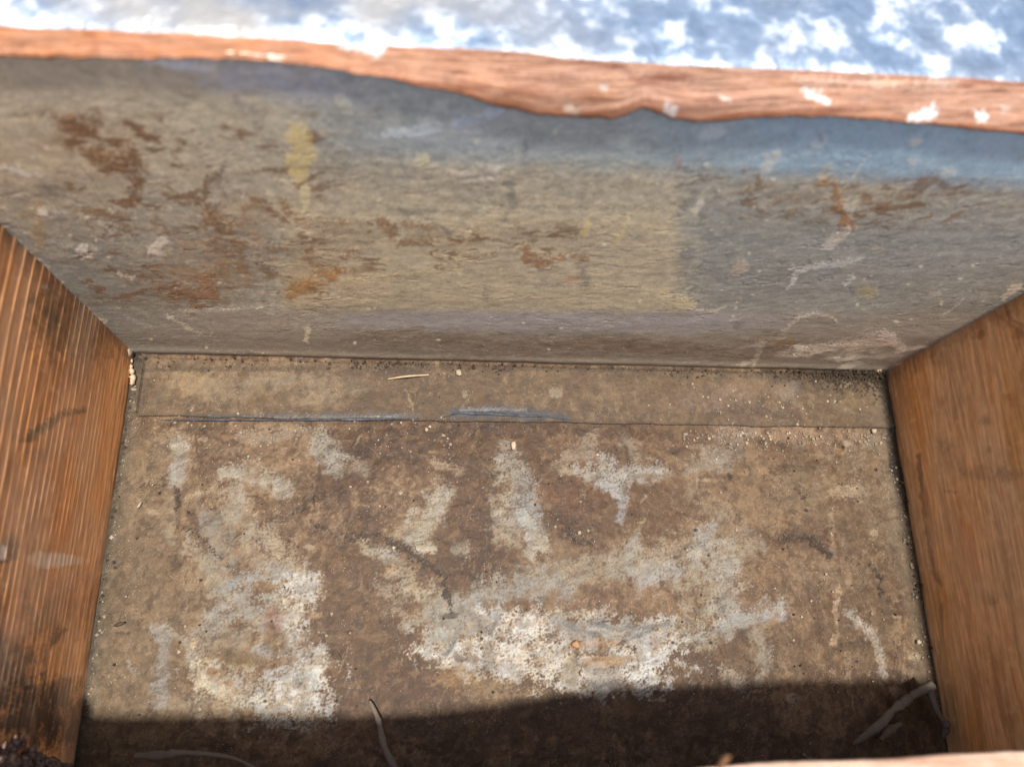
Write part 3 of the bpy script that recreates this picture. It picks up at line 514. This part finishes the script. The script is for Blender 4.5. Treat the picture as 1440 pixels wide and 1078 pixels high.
        for pts, wd, cc, st in [([(1292, 640), (1296, 700), (1308, 770), (1312, 800), (1322, 822)], [3, 2, 4, 4, 3], (96, 62, 38), .7), ([(1308, 640), (1306, 670), (1310, 700)], 1.4, (170, 122, 82), .6), ([(1340, 562), (1338, 580)], 2, (168, 122, 84), .3), ([(1352, 400), (1400, 440), (1440, 470)], 2, (110, 66, 38), .4),
                                ([(1324, 850), (1322, 930)], [3, 3], (104, 70, 42), .5), ([(1406, 420), (1424, 450), (1440, 458)], 2.4, (100, 60, 32), .5), ([(1330, 690), (1345, 692)], 2, (90, 60, 40), .4)]:
            Ln(pts, wd, cc, st, amp=.7, soft=.6)
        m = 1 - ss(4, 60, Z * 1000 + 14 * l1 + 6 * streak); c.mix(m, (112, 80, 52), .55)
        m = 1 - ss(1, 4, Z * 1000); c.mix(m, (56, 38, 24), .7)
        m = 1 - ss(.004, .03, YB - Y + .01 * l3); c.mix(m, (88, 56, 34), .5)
    c.mix(ss(.45, .7, l3 + .5 * l1), (180, 140, 100), .25); c.mix(ss(-.2, .35, fbm(Y * 6, Z * 10, 4, 131)), (162, 126, 92), .38 if side < 0 else .3)
    c.col = c.col * (1 + .1 * l3)[..., None] * (np.array([.90, .99, 1.12]) if side < 0 else np.array([.82, .96, 1.06])); c.col = cap(c.col, .38)
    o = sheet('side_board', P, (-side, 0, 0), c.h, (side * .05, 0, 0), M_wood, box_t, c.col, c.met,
              'ridged orange fir plank' if side < 0 else 'smooth red-brown plank with dark knots')
    return o
plank(-1); plank(1)

# ---- floor
xs = np.linspace(XL - .004, XR + .004, 1000)
ys = np.concatenate([np.linspace(-.36, -.175, 30)[:-1], np.linspace(-.175, YB + .003, 500)])
X, Y = grid(xs, ys); P = np.stack([X, Y, np.zeros(X.shape)], -1)
c = floor_paint(P)
floor_o = sheet('metal_floor', P, (0, 0, 1), c.h, (0, 0, -.006), M_floor, box_t, c.col, c.met)
# lap strip soldered along the back, its front edge lies a little proud
xs = np.linspace(-.3745, XR + .001, 900); v = np.linspace(0, 1, 72)
X, Vv = grid(xs, v)
fr = .2665 + (X + .3745) * .0005 + .0022 * fbm(X * 14, X * 0 + 3, 5, 4, .7); bk = YB - .007 + X * .0
Yq = fr + (bk - fr) * Vv
P = np.stack([X, Yq, np.full(X.shape, .0030)], -1)
c = floor_paint(P); c.mix(np.ones(X.shape), (112, 99, 80), .28); c.cool = False
c.line([(235, 586), (400, 586), (590, 584)], [2, 4, 3], (92, 92, 94), .8, amp=1.2, soft=.5); c.line([(300, 589), (560, 587)], 1.6, (150, 146, 138), .7, amp=1.2, soft=.5)
c.line([(636, 581), (700, 579), (760, 582), (800, 587)], [5, 8, 7, 2], (74, 76, 82), .85, amp=1.0, soft=.5); c.line([(650, 576), (700, 575), (740, 577)], 1.6, (140, 140, 138), .6, amp=1.4, soft=.5)
edge = np.maximum(np.exp(-(Vv / .03) ** 2), np.exp(-((X + .3745) / .0018) ** 2)); c.h *= .8; c.mix(edge * .8, (62, 48, 36), .8)
lap = sheet('lap_strip', P, (0, 0, 1), c.h, (0, 0, -.003), M_floor, floor_o, c.col, c.met, 'flat seam strip along the back of the floor')
xs = np.linspace(XL + .001, -.3765, 40); X, Yq = grid(xs, np.linspace(.2715, YB - .012, 90))
P = np.stack([X, Yq, np.full(X.shape, .0016)], -1); c = floor_paint(P); c.mix(np.ones(X.shape), (98, 84, 66), .4)
sheet('corner_patch', P, (0, 0, 1), c.h * .6, (0, 0, -.003), M_floor, floor_o, c.col, c.met, 'small separate square of metal in the left corner')

# solder runs
rs = np.random.RandomState(3)
def ribbon(name, pts, wid, hgt, mat, parent, z=.0042, lump=.5, label=None, n=160):
    q = np.array([to_plane(x, y, 2, z) for x, y in pts]); d = np.r_[0, np.cumsum(np.hypot(*(np.diff(q[:, :2], axis=0).T)))]
    s = np.linspace(0, d[-1], n); cx_ = np.interp(s, d, q[:, 0]); cy_ = np.interp(s, d, q[:, 1])
    wv = np.interp(s, d, wid) * (1 + lump * fbm(s * 60, s * 0 + 2, 3, 5)); hv = hgt * (1 + lump * fbm(s * 90, s * 0 + 7, 3, 6)) * np.clip(np.minimum(s, d[-1] - s) / .012, .05, 1)
    K = 9; V = []
    for i in range(n):
        for j in range(K):
            u = j / (K - 1) * 2 - 1
            V.append((cx_[i], cy_[i] + u * wv[i], z - .001 + hv[i] * math.sqrt(max(0, 1 - u * u)) * (1 + .5 * float(noise(np.array([s[i] * 400.]), np.array([u * 2.5]), 9)[0]))))
    F = [(i * K + j, (i + 1) * K + j, (i + 1) * K + j + 1, i * K + j + 1) for i in range(n - 1) for j in range(K - 1)]
    F.append(tuple(range(K))); F.append(tuple(range(n * K - 1, n * K - K - 1, -1)))
    F += [((i + 1) * K, i * K, i * K + K - 1, (i + 1) * K + K - 1) for i in range(n - 1)]
    return mesh_obj(name, V, F, mat, parent, label=label)
ribbon('solder_bead', [(225, 590), (300, 590), (400, 590), (500, 589), (588, 588)], [.0004, .0016, .0010, .0022, .0008], .001, M_solder, floor_o, label='thin broken grey solder line at the left of the seam')
ribbon('solder_bead', [(622, 586), (645, 580), (690, 581), (735, 584), (765, 585), (806, 590)], [.0006, .0018, .0022, .0020, .0014, .0005], .0012, M_solder, floor_o, label='wide dark grey solder smear at mid seam')
ribbon('solder_bead', [(1247, 560), (1252, 590), (1256, 620)], [.0015, .002, .0012], .003, M_solder, floor_o, lump=.9, label='small grey solder lump by the right plank', n=60)

ZT = .575
inner = [(-260, 76), (0, 78), (200, 80), (335, 80), (430, 90), (480, 97), (555, 112), (600, 121), (640, 128), (700, 149), (760, 160), (820, 165), (862, 166), (882, 160), (902, 151), (922, 155), (950, 167), (1010, 171), (1050, 166), (1110, 163), (1170, 163), (1230, 167), (1290, 172), (1360, 180), (1440, 187), (1700, 205)]
outer = [(-260, 22), (0, 36), (240, 47), (480, 61), (720, 74), (850, 85), (960, 91), (1200, 104), (1440, 116), (1700, 128)]
YR = YB - .0035
qi = np.array([to_plane(x, y, 1, YR) for x, y in inner]); qo = np.array([to_plane(x, y, 2, ZT) for x, y in outer])
XR_ = xs = np.linspace(XL - .06, XR + .06, 900)
zi = np.interp(xs, qi[:, 0], qi[:, 2]) + .0034 * fbm(xs * 45, xs * 0, 5, 71, .7) - .001
yo = np.interp(xs, qo[:, 0], qo[:, 1]); yo = np.maximum(yo, YR + .012)
# ---- back lining
xs = np.linspace(XL - .002, XR + .002, 1000); zs = np.linspace(-.002, .5725, 400)
X, Z = grid(xs, zs); Z = np.where(Z > 0, Z / .5725 * (np.interp(X, XR_, zi) - .003), Z); P = np.stack([X, np.full(X.shape, YB), Z], -1)
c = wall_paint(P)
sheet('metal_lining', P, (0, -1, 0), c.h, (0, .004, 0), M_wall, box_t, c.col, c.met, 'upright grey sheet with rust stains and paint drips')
box('back_board', (XL - .05, YB + .0045, -.05), (XR + .05, YB + .034, .5325), M_hidden, box_t)
box('base_board', (XL - .05, -.36, -.05), (XR + .05, YB + .003, -.008), M_hidden, box_t)
box('front_board', (XL - .05, -.40, -.05), (XR + .05, -.362, .545), M_hidden, box_t)

# ---- broken wooden rim over the lining
xs = XR_
X, Vv = grid(xs, np.linspace(0, 1, 70)); Yq = YR + (yo - YR)[None] * Vv ** 1.15; lip = ss(0, .12, Vv)
Zq = zi[None] + (ZT - zi)[None] * Vv ** .62
P = np.stack([X, Yq, Zq], -1)
c = Canvas(P, X, Yq, (204, 144, 106))
st = fbm(X * 14, Yq * 420 - X * 22, 5, 73, .7); st2 = fbm(X * 4, Yq * 90 - X * 5, 3, 74); l2 = fbm(X * 30, Yq * 60, 4, 75); px = c.px
c.mix(ss(300, 950, px), (198, 156, 134), .85)
c.mix(ss(-.1, .5, st), (172, 106, 70), .7); c.mix(ss(.1, .6, -st), (222, 168, 130), .6); c.mix(ss(.15, .6, st2), (150, 90, 62), .6); c.mix(ss(.1, .5, l2), (206, 150, 112), .5); fb = fbm(X * 40, Yq * 700 - X * 30, 3, 76); c.mix(ss(.1, .5, fb), (128, 76, 52), .55); c.mix(ss(.1, .5, -fb), (226, 184, 156), .45); k_ = ss(.9, 1, 1 - 3 * np.abs(fbm(X * 10, Yq * 120 - X * 8, 3, 78))); c.mix(k_, (104, 60, 42), .55)
c.mix((1 - ss(300, 600, px)) * ss(-.3, .4, l2), (214, 142, 92), .5)
c.mix(ss(0, 1, 1 - Vv * 7), (206, 128, 80), .5)
for pts, wd, cc, s_ in [([(480, 66), (530, 70)], [4, 7], (252, 248, 240), .98), ([(1135, 130), (1150, 134), (1162, 145)], [5, 7, 5], (250, 244, 238), .97), ([(1278, 166), (1312, 158)], [5, 7], (252, 250, 246), .98), ([(1372, 162), (1382, 166)], 5, (246, 240, 232), .95), ([(1018, 139), (1024, 141)], 4, (244, 236, 226), .9), ([(846, 119), (850, 123)], 6, (232, 222, 214), .8), ([(943, 154), (948, 156)], 5, (238, 228, 222), .8),
                        ([(800, 152), (812, 156)], 4, (236, 214, 190), .6), ([(1410, 150), (1416, 154)], 4, (236, 214, 200), .7), ([(130, 45), (136, 75)], [9, 7], (170, 100, 60), .5), ([(870, 90), (900, 112), (960, 108)], [6, 9, 7], (142, 88, 68), .65), ([(690, 95), (760, 110), (860, 115)], [3, 5, 3], (158, 104, 78), .6), ([(1110, 112), (1200, 116), (1340, 118)], [3, 4, 3], (232, 204, 184), .6), ([(1180, 136), (1240, 140), (1300, 132)], 8, (164, 124, 102), .5)]:
    c.line(pts, wd, cc, s_, amp=1.3, soft=.5, wob=5)
c.h += (.0016 * st + .0026 * st2 + .0012 * l2) * (.3 + .7 * lip)
rimo = sheet('rim', P, (0, 0, 1), c.h, (0, .003, -.0042), M_rimwood, box_t, c.col, c.met, 'raw broken wood edge with white paint specks')

# ---- near ledge, out of focus at the bottom of the view
ZN = .37
near = [(-400, 1160), (-80, 1156), (100, 1154), (170, 1152), (232, 1150), (420, 1150), (560, 1144), (700, 1128), (850, 1106), (930, 1090), (1000, 1078), (1100, 1070), (1180, 1069), (1260, 1066), (1330, 1060), (1440, 1055), (1900, 1046)]
qn = np.array([to_plane(x, y, 2, ZN) for x, y in near])
xs = np.linspace(XL - .05, XR + .05, 500); yn = np.interp(xs, qn[:, 0], qn[:, 1]) + .0006 * fbm(xs * 50, xs * 0, 4, 77)
X, Vv = grid(xs, np.linspace(0, 1, 60)); yb_ = -.40
Yq = yn[None] + (yb_ - yn)[None] * Vv ** 1.6
P = np.stack([X, Yq, np.full(X.shape, ZN)], -1)
c = Canvas(P, X, Yq, (224, 192, 168)); st = fbm(X * 8, Yq * 140, 4, 83); l2 = fbm(X * 30, Yq * 60, 4, 85)
c.mix(ss(-.1, .5, st), (180, 124, 90), .6); c.mix(ss(.1, .6, l2), (206, 150, 116), .5); c.h += .0012 * st + .002 * l2 - .003 * np.exp(-(Vv / .02) ** 2)
sheet('front_ledge', P, (0, 0, 1), c.h, (0, 0, -.006), M_rimwood, box_t, c.col, c.met, 'blurred pale wooden ledge nearest the viewer')

# ------------------------------------------------------------------ bright galvanised sheet behind the rim
m, t, b = mk('spangled_zinc'); L = t.links
tc = N(t, 'ShaderNodeTexCoord'); n1 = N(t, 'ShaderNodeTexNoise', Scale=90.0, Detail=7.0, Roughness=.62); L.new(tc.outputs['Object'], n1.inputs['Vector'])
n2 = N(t, 'ShaderNodeTexNoise', Scale=28.0, Detail=3.0); L.new(tc.outputs['Object'], n2.inputs['Vector'])
cr = N(t, 'ShaderNodeValToRGB'); e = cr.color_ramp.elements; e[0].position = .36; e[0].color = (.10, .15, .23, 1); e[1].position = .72; e[1].color = (.78, .82, .86, 1)
k = cr.color_ramp.elements.new(.50); k.color = (.15, .21, .30, 1)
L.new(n1.outputs['Fac'], cr.inputs['Fac'])
cr2 = N(t, 'ShaderNodeValToRGB'); e = cr2.color_ramp.elements; e[0].position = .42; e[0].color = (0, 0, 0, 1); e[1].position = .60; e[1].color = (1, 1, 1, 1); L.new(n2.outputs['Fac'], cr2.inputs['Fac'])
am = N(t, 'ShaderNodeAttribute', attribute_name='Met'); mu_ = N(t, 'ShaderNodeMath', operation='MULTIPLY'); L.new(cr2.outputs['Color'], mu_.inputs[0]); L.new(am.outputs['Fac'], mu_.inputs[1])
mx = N(t, 'ShaderNodeMix', data_type='RGBA'); L.new(mu_.outputs[0], mx.inputs['Factor']); L.new(cr.outputs['Color'], mx.inputs['A']); mx.inputs['B'].default_value = (.27, .27, .265, 1)
L.new(mx.outputs['Result'], b.inputs['Base Color']); b.inputs['Metallic'].default_value = .35
b.inputs['Roughness'].default_value = .38
bu = N(t, 'ShaderNodeBump', Strength=.7, Distance=.002); L.new(n1.outputs['Fac'], bu.inputs['Height']); L.new(bu.outputs[0], b.inputs['Normal'])
M_zinc = m
xs = np.linspace(XL - .3, XR + .3, 400); yo2 = np.interp(xs, qo[:, 0], qo[:, 1]) + .0015
X, Vv = grid(xs, np.linspace(0, 1, 80)); Yq = yo2[None] + Vv * .42
P = np.stack([X, Yq, np.full(X.shape, ZT - .004)], -1); l1 = fbm(X * 12, Yq * 12, 4, 91); l2 = fbm(X * 40, Yq * 40, 3, 93)
H = .003 * l1 * ss(0, .1, Vv) + .0015 * l2 - .003 * np.exp(-(Vv / .012) ** 2)
zo = sheet('galvanised_sheet', P, (0, 0, 1), H, (0, 0, -.012), M_zinc, None, np.ones(X.shape + (3,)), 1 - .85 * ss(450, 950, photo(P)[0]))
zo['label'] = 'bright sunlit blue-white galvanised metal beyond the broken wood rim'; zo['category'] = 'metal sheet'

# ------------------------------------------------------------------ loose things
def tag(o, label, cat, group=None):
    o['label'] = label; o['category'] = cat
    if group: o['group'] = group
    return o
def lump(name, ctr, r, mat, seed=0, n=14, rough=.25, rot=0, parent=None, extra=None):
    """an uneven little solid; r = half sizes; ctr in layout units"""
    V = []; F = []
    nu, nv = n, max(6, n // 2)
    V.append((0, 0, -1))
    for j in range(1, nv):
        ph = math.pi * j / nv - math.pi / 2
        for i in range(nu):
            th = 2 * math.pi * i / nu; V.append((math.cos(ph) * math.cos(th), math.cos(ph) * math.sin(th), math.sin(ph)))
    V.append((0, 0, 1)); V = np.array(V)
    k = 1 + rough * (noise(V[:, 0] * 1.6 + seed * 3.1 + V[:, 2], V[:, 1] * 1.6 + seed + V[:, 2] * 1.3, seed) + .5 * noise(V[:, 0] * 4 + seed, V[:, 1] * 4 + V[:, 2] * 3, seed + 5))
    V = V * k[:, None] * np.array(r); ca, sa = math.cos(rot), math.sin(rot)
    V = np.stack([V[:, 0] * ca - V[:, 1] * sa, V[:, 0] * sa + V[:, 1] * ca, V[:, 2]], -1)
    for i in range(nu): F.append((0, 1 + (i + 1) % nu, 1 + i))
    for j in range(nv - 2):
        for i in range(nu):
            a = 1 + j * nu + i; b2 = 1 + j * nu + (i + 1) % nu; F.append((a, b2, b2 + nu, a + nu))
    top = len(V) - 1
    for i in range(nu): F.append((top, 1 + (nv - 2) * nu + i, 1 + (nv - 2) * nu + (i + 1) % nu))
    o = mesh_obj(name, V, F, mat, parent); o.location = Vector(ctr) * S
    return o
def tube(name, pts, rad, mat, seg=7, smoothn=8, rough=.2, seed=1, parent=None):
    pts = np.array(pts, float); n = len(pts); rad = np.array(rad if np.ndim(rad) else [rad] * n, float)
    u = np.linspace(0, n - 1, (n - 1) * smoothn + 1)
    def cr_(A):
        out = []
        for x in u:
            i = min(int(x), n - 2); f = x - i; g = lambda k_: A[min(max(k_, 0), n - 1)]
            p0, p1, p2, p3 = g(i - 1), g(i), g(i + 1), g(i + 2)
            out.append(.5 * ((2 * p1) + (-p0 + p2) * f + (2 * p0 - 5 * p1 + 4 * p2 - p3) * f * f + (-p0 + 3 * p1 - 3 * p2 + p3) * f ** 3))
        return np.array(out)
    C_ = cr_(pts); Rr = cr_(rad); V = []; T = np.gradient(C_, axis=0)
    for i in range(len(C_)):
        t_ = T[i] / (np.linalg.norm(T[i]) + 1e-9); a = np.cross(t_, [0, 0, 1]); a = a / (np.linalg.norm(a) + 1e-9) if np.linalg.norm(a) > 1e-3 else np.array([1, 0, 0]); b_ = np.cross(t_, a)
        k = 1 + rough * float(noise(np.array([i * .45]), np.array([seed * 1.3]), seed)[0])
        for j in range(seg):
            th = 2 * math.pi * j / seg; V.append(C_[i] + Rr[i] * k * (math.cos(th) * a + math.sin(th) * b_))
    F = [(i * seg + j, i * seg + (j + 1) % seg, (i + 1) * seg + (j + 1) % seg, (i + 1) * seg + j) for i in range(len(C_) - 1) for j in range(seg)]
    F.append(tuple(range(seg))[::-1]); F.append(tuple(range((len(C_) - 1) * seg, len(C_) * seg)))
    return mesh_obj(name, V, F, mat, parent)
M_cream = plain_mat('cream_shell', (.42, .32, .22), .5, .4, 600, .25)
M_dark = plain_mat('dark_chaff', (.05, .03, .02), .6, .3)
M_straw = plain_mat('straw', (.42, .32, .2), .6, .3)
M_web = plain_mat('dusty_web', (.15, .125, .10), .9, .1, 900, .3, .6, .0006)
M_frass = plain_mat('pinkish_frass', (.36, .25, .20), .9, .1, 700, .4, .8, .001, c2=(.03, .018, .012), scale2=160)
M_grit = plain_mat('pale_grit', (.40, .33, .25), .7, .3, 800, .5)
def F3(x, y, z=.003): return to_plane(x, y, 2, z)

tag(lump('seed', F3(722, 626, .006), (.0035, .0062, .0035), M_cream, 2, 14, .2), 'single pale oval seed lying on brown dirt below mid seam', 'seed')
tag(lump('wood_crumb', F3(179, 494, .014), (.006, .008, .010), M_cream, 5, 12, .35, .5), 'cream wood crumb wedged in the left back corner', 'crumb')
pel = bpy.data.objects.new('husk_chain', None); col.objects.link(pel); p0 = F3(185, 525, .004); pel.location = Vector(p0) * S
tag(pel, 'short chain of pale husks hanging below the left corner crumb', 'husks')
for i, (x, y, r) in enumerate([(185, 507, .0020), (184, 515, .0024), (186, 522, .0032), (187, 530, .0036), (186, 537, .0032)]):
    q = F3(x, y, .006); lump('husk', q - p0, (r, r * 1.3, r), M_cream, i + 3, 12, .6, parent=pel)
tag(lump('bead', F3(1236, 521, .010), (.0042, .0042, .0042), M_cream, 1, 14, .08), 'round shiny yellowish bead in the dark right back corner', 'bead')
tag(tube('straw_bit', [F3(545, 533, .006), F3(572, 529, .010), F3(603, 527, .006)], [.0007, .0014, .0009], M_straw), 'thin pale straw lying on the lap strip against the lining', 'straw')
tag(lump('seed_husk', F3(168, 877, .004), (.0065, .0022, .002), M_dark, 4, 12, .25, math.radians(18)), 'dark elongated seed husk on the floor by the left plank', 'husk')
tag(lump('crumb', F3(645, 524, .007), (.0042, .0045, .004), M_grit, 8, 10, .4), 'white crumb on the lap strip beside the straw', 'crumb')
tag(lump('crumb', F3(810, 905, .004), (.0055, .0045, .003), plain_mat('orange_crumb', (.30, .17, .09)), 9, 12, .5), 'orange crumb stuck in the white crust', 'crumb')
tag(lump('crumb', F3(196, 710, .004), (.0016, .0048, .002), M_grit, 10, 10, .3, -.5), 'tiny pale sliver on the floor near the left plank, upper half', 'crumb')
tag(lump('crumb', F3(1292, 902, .004), (.0035, .003, .003), M_grit, 11, 10, .4), 'tiny white crumb on the floor near the right plank', 'crumb')
tag(lump('crumb', F3(1229, 606, .004), (.0042, .0036, .003), M_grit, 12, 10, .4), 'white grain at the right end of the seam', 'crumb')

# cobweb tubes crossing the shaded part of the floor
def web(pts, zs, rad, label, seed):
    return tag(tube('web_tube', [to_plane(x, y, 2, z) for (x, y), z in zip(pts, zs)], rad, M_web, 8, 8, .35, seed), label, 'cobweb', 'dusty web tubes in the shade')
web([(1310, 964), (1286, 976), (1270, 988), (1254, 1000), (1240, 1016), (1222, 1030), (1200, 1046)], [.03, .035, .04, .045, .045, .04, .03], [.007, .0045, .006, .0042, .0058, .0045, .0025], 'long slanting dusty web tube at the lower right', 3)
web([(1306, 966), (1318, 1000), (1330, 1020), (1326, 1036)], [.03, .03, .025, .02], [.006, .0035, .0058, .002], 'short web tube branching down beside the right plank', 5)
web([(1268, 1016), (1252, 1026), (1238, 1040)], [.02, .02, .02], [.002, .005, .003], 'pale web scrap under the slanting web tube', 8)
web([(520, 985), (532, 1012), (540, 1048), (556, 1082), (560, 1100)], [.01, .02, .03, .04, .05], [.002, .0034, .0045, .004, .004], 'thin web tube running off the bottom left of centre', 4)
web([(190, 1062), (225, 1062), (262, 1058), (330, 1066), (372, 1090)], [.06, .07, .08, .08, .07], [.003, .005, .003, .002, .002], 'blurred web strand over the lower left ledge', 6)
web([(1130, 1060), (1140, 1068), (1175, 1072)], [.05, .04, .03], [.002, .003, .002], 'faint curl of web above the ledge, lower right', 9)

# clump of frass on the left end of the ledge, and slivers
cl = bpy.data.objects.new('frass_clump', None); col.objects.link(cl); c0 = to_plane(30, 1062, 0, XL + .01); cl.location = Vector(c0) * S
tag(cl, 'blurred crumbly pinkish frass clump at the lower left corner', 'frass')
rs = np.random.RandomState(12)
for i in range(90):
    t_ = rs.rand(); x = rs.uniform(-30, 96); y = 1096 - t_ * (66 if x < 10 else 66 - .62 * (x - 10)) * rs.uniform(.7, 1)
    xw = XL + .003 + rs.uniform(0, .02) * (1.2 - t_) + .0001 * max(0, x); q = to_plane(x, y, 0, xw)
    if q[2] < .01: q = to_plane(x, y, 2, .01)
    rr = .002 + .006 * rs.rand() ** 2
    lump('frass_lump', q - c0, (rr * rs.uniform(.7, 1.6), rr * rs.uniform(.6, 1.3), rr * rs.uniform(.5, 1.1)), M_frass, i, 10, .55, rs.rand() * 3, cl)
tag(tube('splinter', [to_plane(1012, 1078, 2, .5), to_plane(1020, 1066, 2, .51), to_plane(1026, 1063, 2, .515)], [.002, .002, .0008], plain_mat('orange_splinter', (.2, .1, .045))), 'small orange splinter poking up from the near ledge', 'splinter')

# grit: too many grains to count
def grains(name, label, pts, rmin, rmax, mat, seed):
    rs = np.random.RandomState(seed); V = []; F = []
    oct_ = np.array([(1, 0, 0), (0, 1, 0), (-1, 0, 0), (0, -1, 0), (0, 0, 1), (0, 0, -1)], float)
    of = [(0, 1, 4), (1, 2, 4), (2, 3, 4), (3, 0, 4), (1, 0, 5), (2, 1, 5), (3, 2, 5), (0, 3, 5)]
    for p in pts:
        r = rmin + (rmax - rmin) * rs.rand() ** 3; b0 = len(V)
        q = oct_ * (r * (.6 + .8 * rs.rand(6, 3))); a = rs.rand() * 6.3
        q = np.stack([q[:, 0] * math.cos(a) - q[:, 1] * math.sin(a), q[:, 0] * math.sin(a) + q[:, 1] * math.cos(a), q[:, 2]], -1)
        V.extend(q + p + np.array([0, 0, r * .5])); F.extend([tuple(i + b0 for i in f) for f in of])
    o = mesh_obj(name, V, F, mat, smooth=False); o['kind'] = 'stuff'; o['label'] = label
    return o
rs = np.random.RandomState(21); pts = []
for _ in range(330):
    pts.append((rs.uniform(XL + .01, XR - .01), rs.uniform(-.1, YB - .02), .0012))
for _ in range(330):   # thick along the right half of the seam
    q = F3(rs.uniform(960, 1250), 606 + abs(rs.normal(0, 14)), .0012); pts.append(tuple(q))
for _ in range(160):
    q = F3(rs.normal(1080, 60), rs.normal(570, 14), .003)
    if q[0] < XR - .008: pts.append(tuple(q))
for _ in range(220):
    q = F3(rs.uniform(220, 640), rs.normal(606, 22), .0012); pts.append(tuple(q))
for _ in range(90):
    u = rs.rand(); pts.append((XR - .006 - abs(rs.normal(0, .006)), .34 - u * .42, .001)); pts.append((XL + .004 + abs(rs.normal(0, .004)), .33 - rs.rand() * .42, .001))
grains('grit', 'pale grains of grit scattered over the floor', pts, .0005, .0024, M_grit, 5)
pts = [(rs.uniform(XL + .01, XR - .01), rs.uniform(-.1, YB - .01), .0012) for _ in range(260)] + [tuple(F3(rs.normal(1190, 50), rs.normal(530, 6), .003)) for _ in range(300)]
pts = [p for p in pts if p[0] < XR - .004]
grains('dark_crumbs', 'dark crumbs of dirt scattered over the floor', pts, .0005, .0020, M_dark, 6)
pts = []
while len(pts) < 380:
    x = rs.uniform(XL + .01, XR - .004)
    if rs.rand() < .2 + .8 * float(ss(.0, .4, fbm(np.array([x * 9.]), np.array([2.]), 3, 121))[0]):
        pts.append((x, YB - .004 - abs(rs.normal(0, .007)), .003 + abs(rs.normal(0, .002))))
for _ in range(900):
    x = XR - .006 - abs(rs.normal(0, .075)); k = max(0, 1 - (XR - x) / .22); d = abs(rs.normal(0, .006 + .012 * k))
    pts.append((x, YB - .003 - d, .003 + max(0, .018 * k - d) * rs.rand()))
for _ in range(70):
    pts.append((XR - .002 - abs(rs.normal(0, .004)), YB - rs.rand() ** 2 * .4, .002 + abs(rs.normal(0, .002)))); pts.append((XL + .002 + abs(rs.normal(0, .003)), YB - rs.rand() ** 2 * .4, .001))
pts = [p for p in pts if XL < p[0] < XR]
grains('corner_dirt', 'line of dirt packed where the lining meets the floor', pts, .0006, .0026, plain_mat('packed_dirt', (.065, .048, .032), .9, .1), 8)
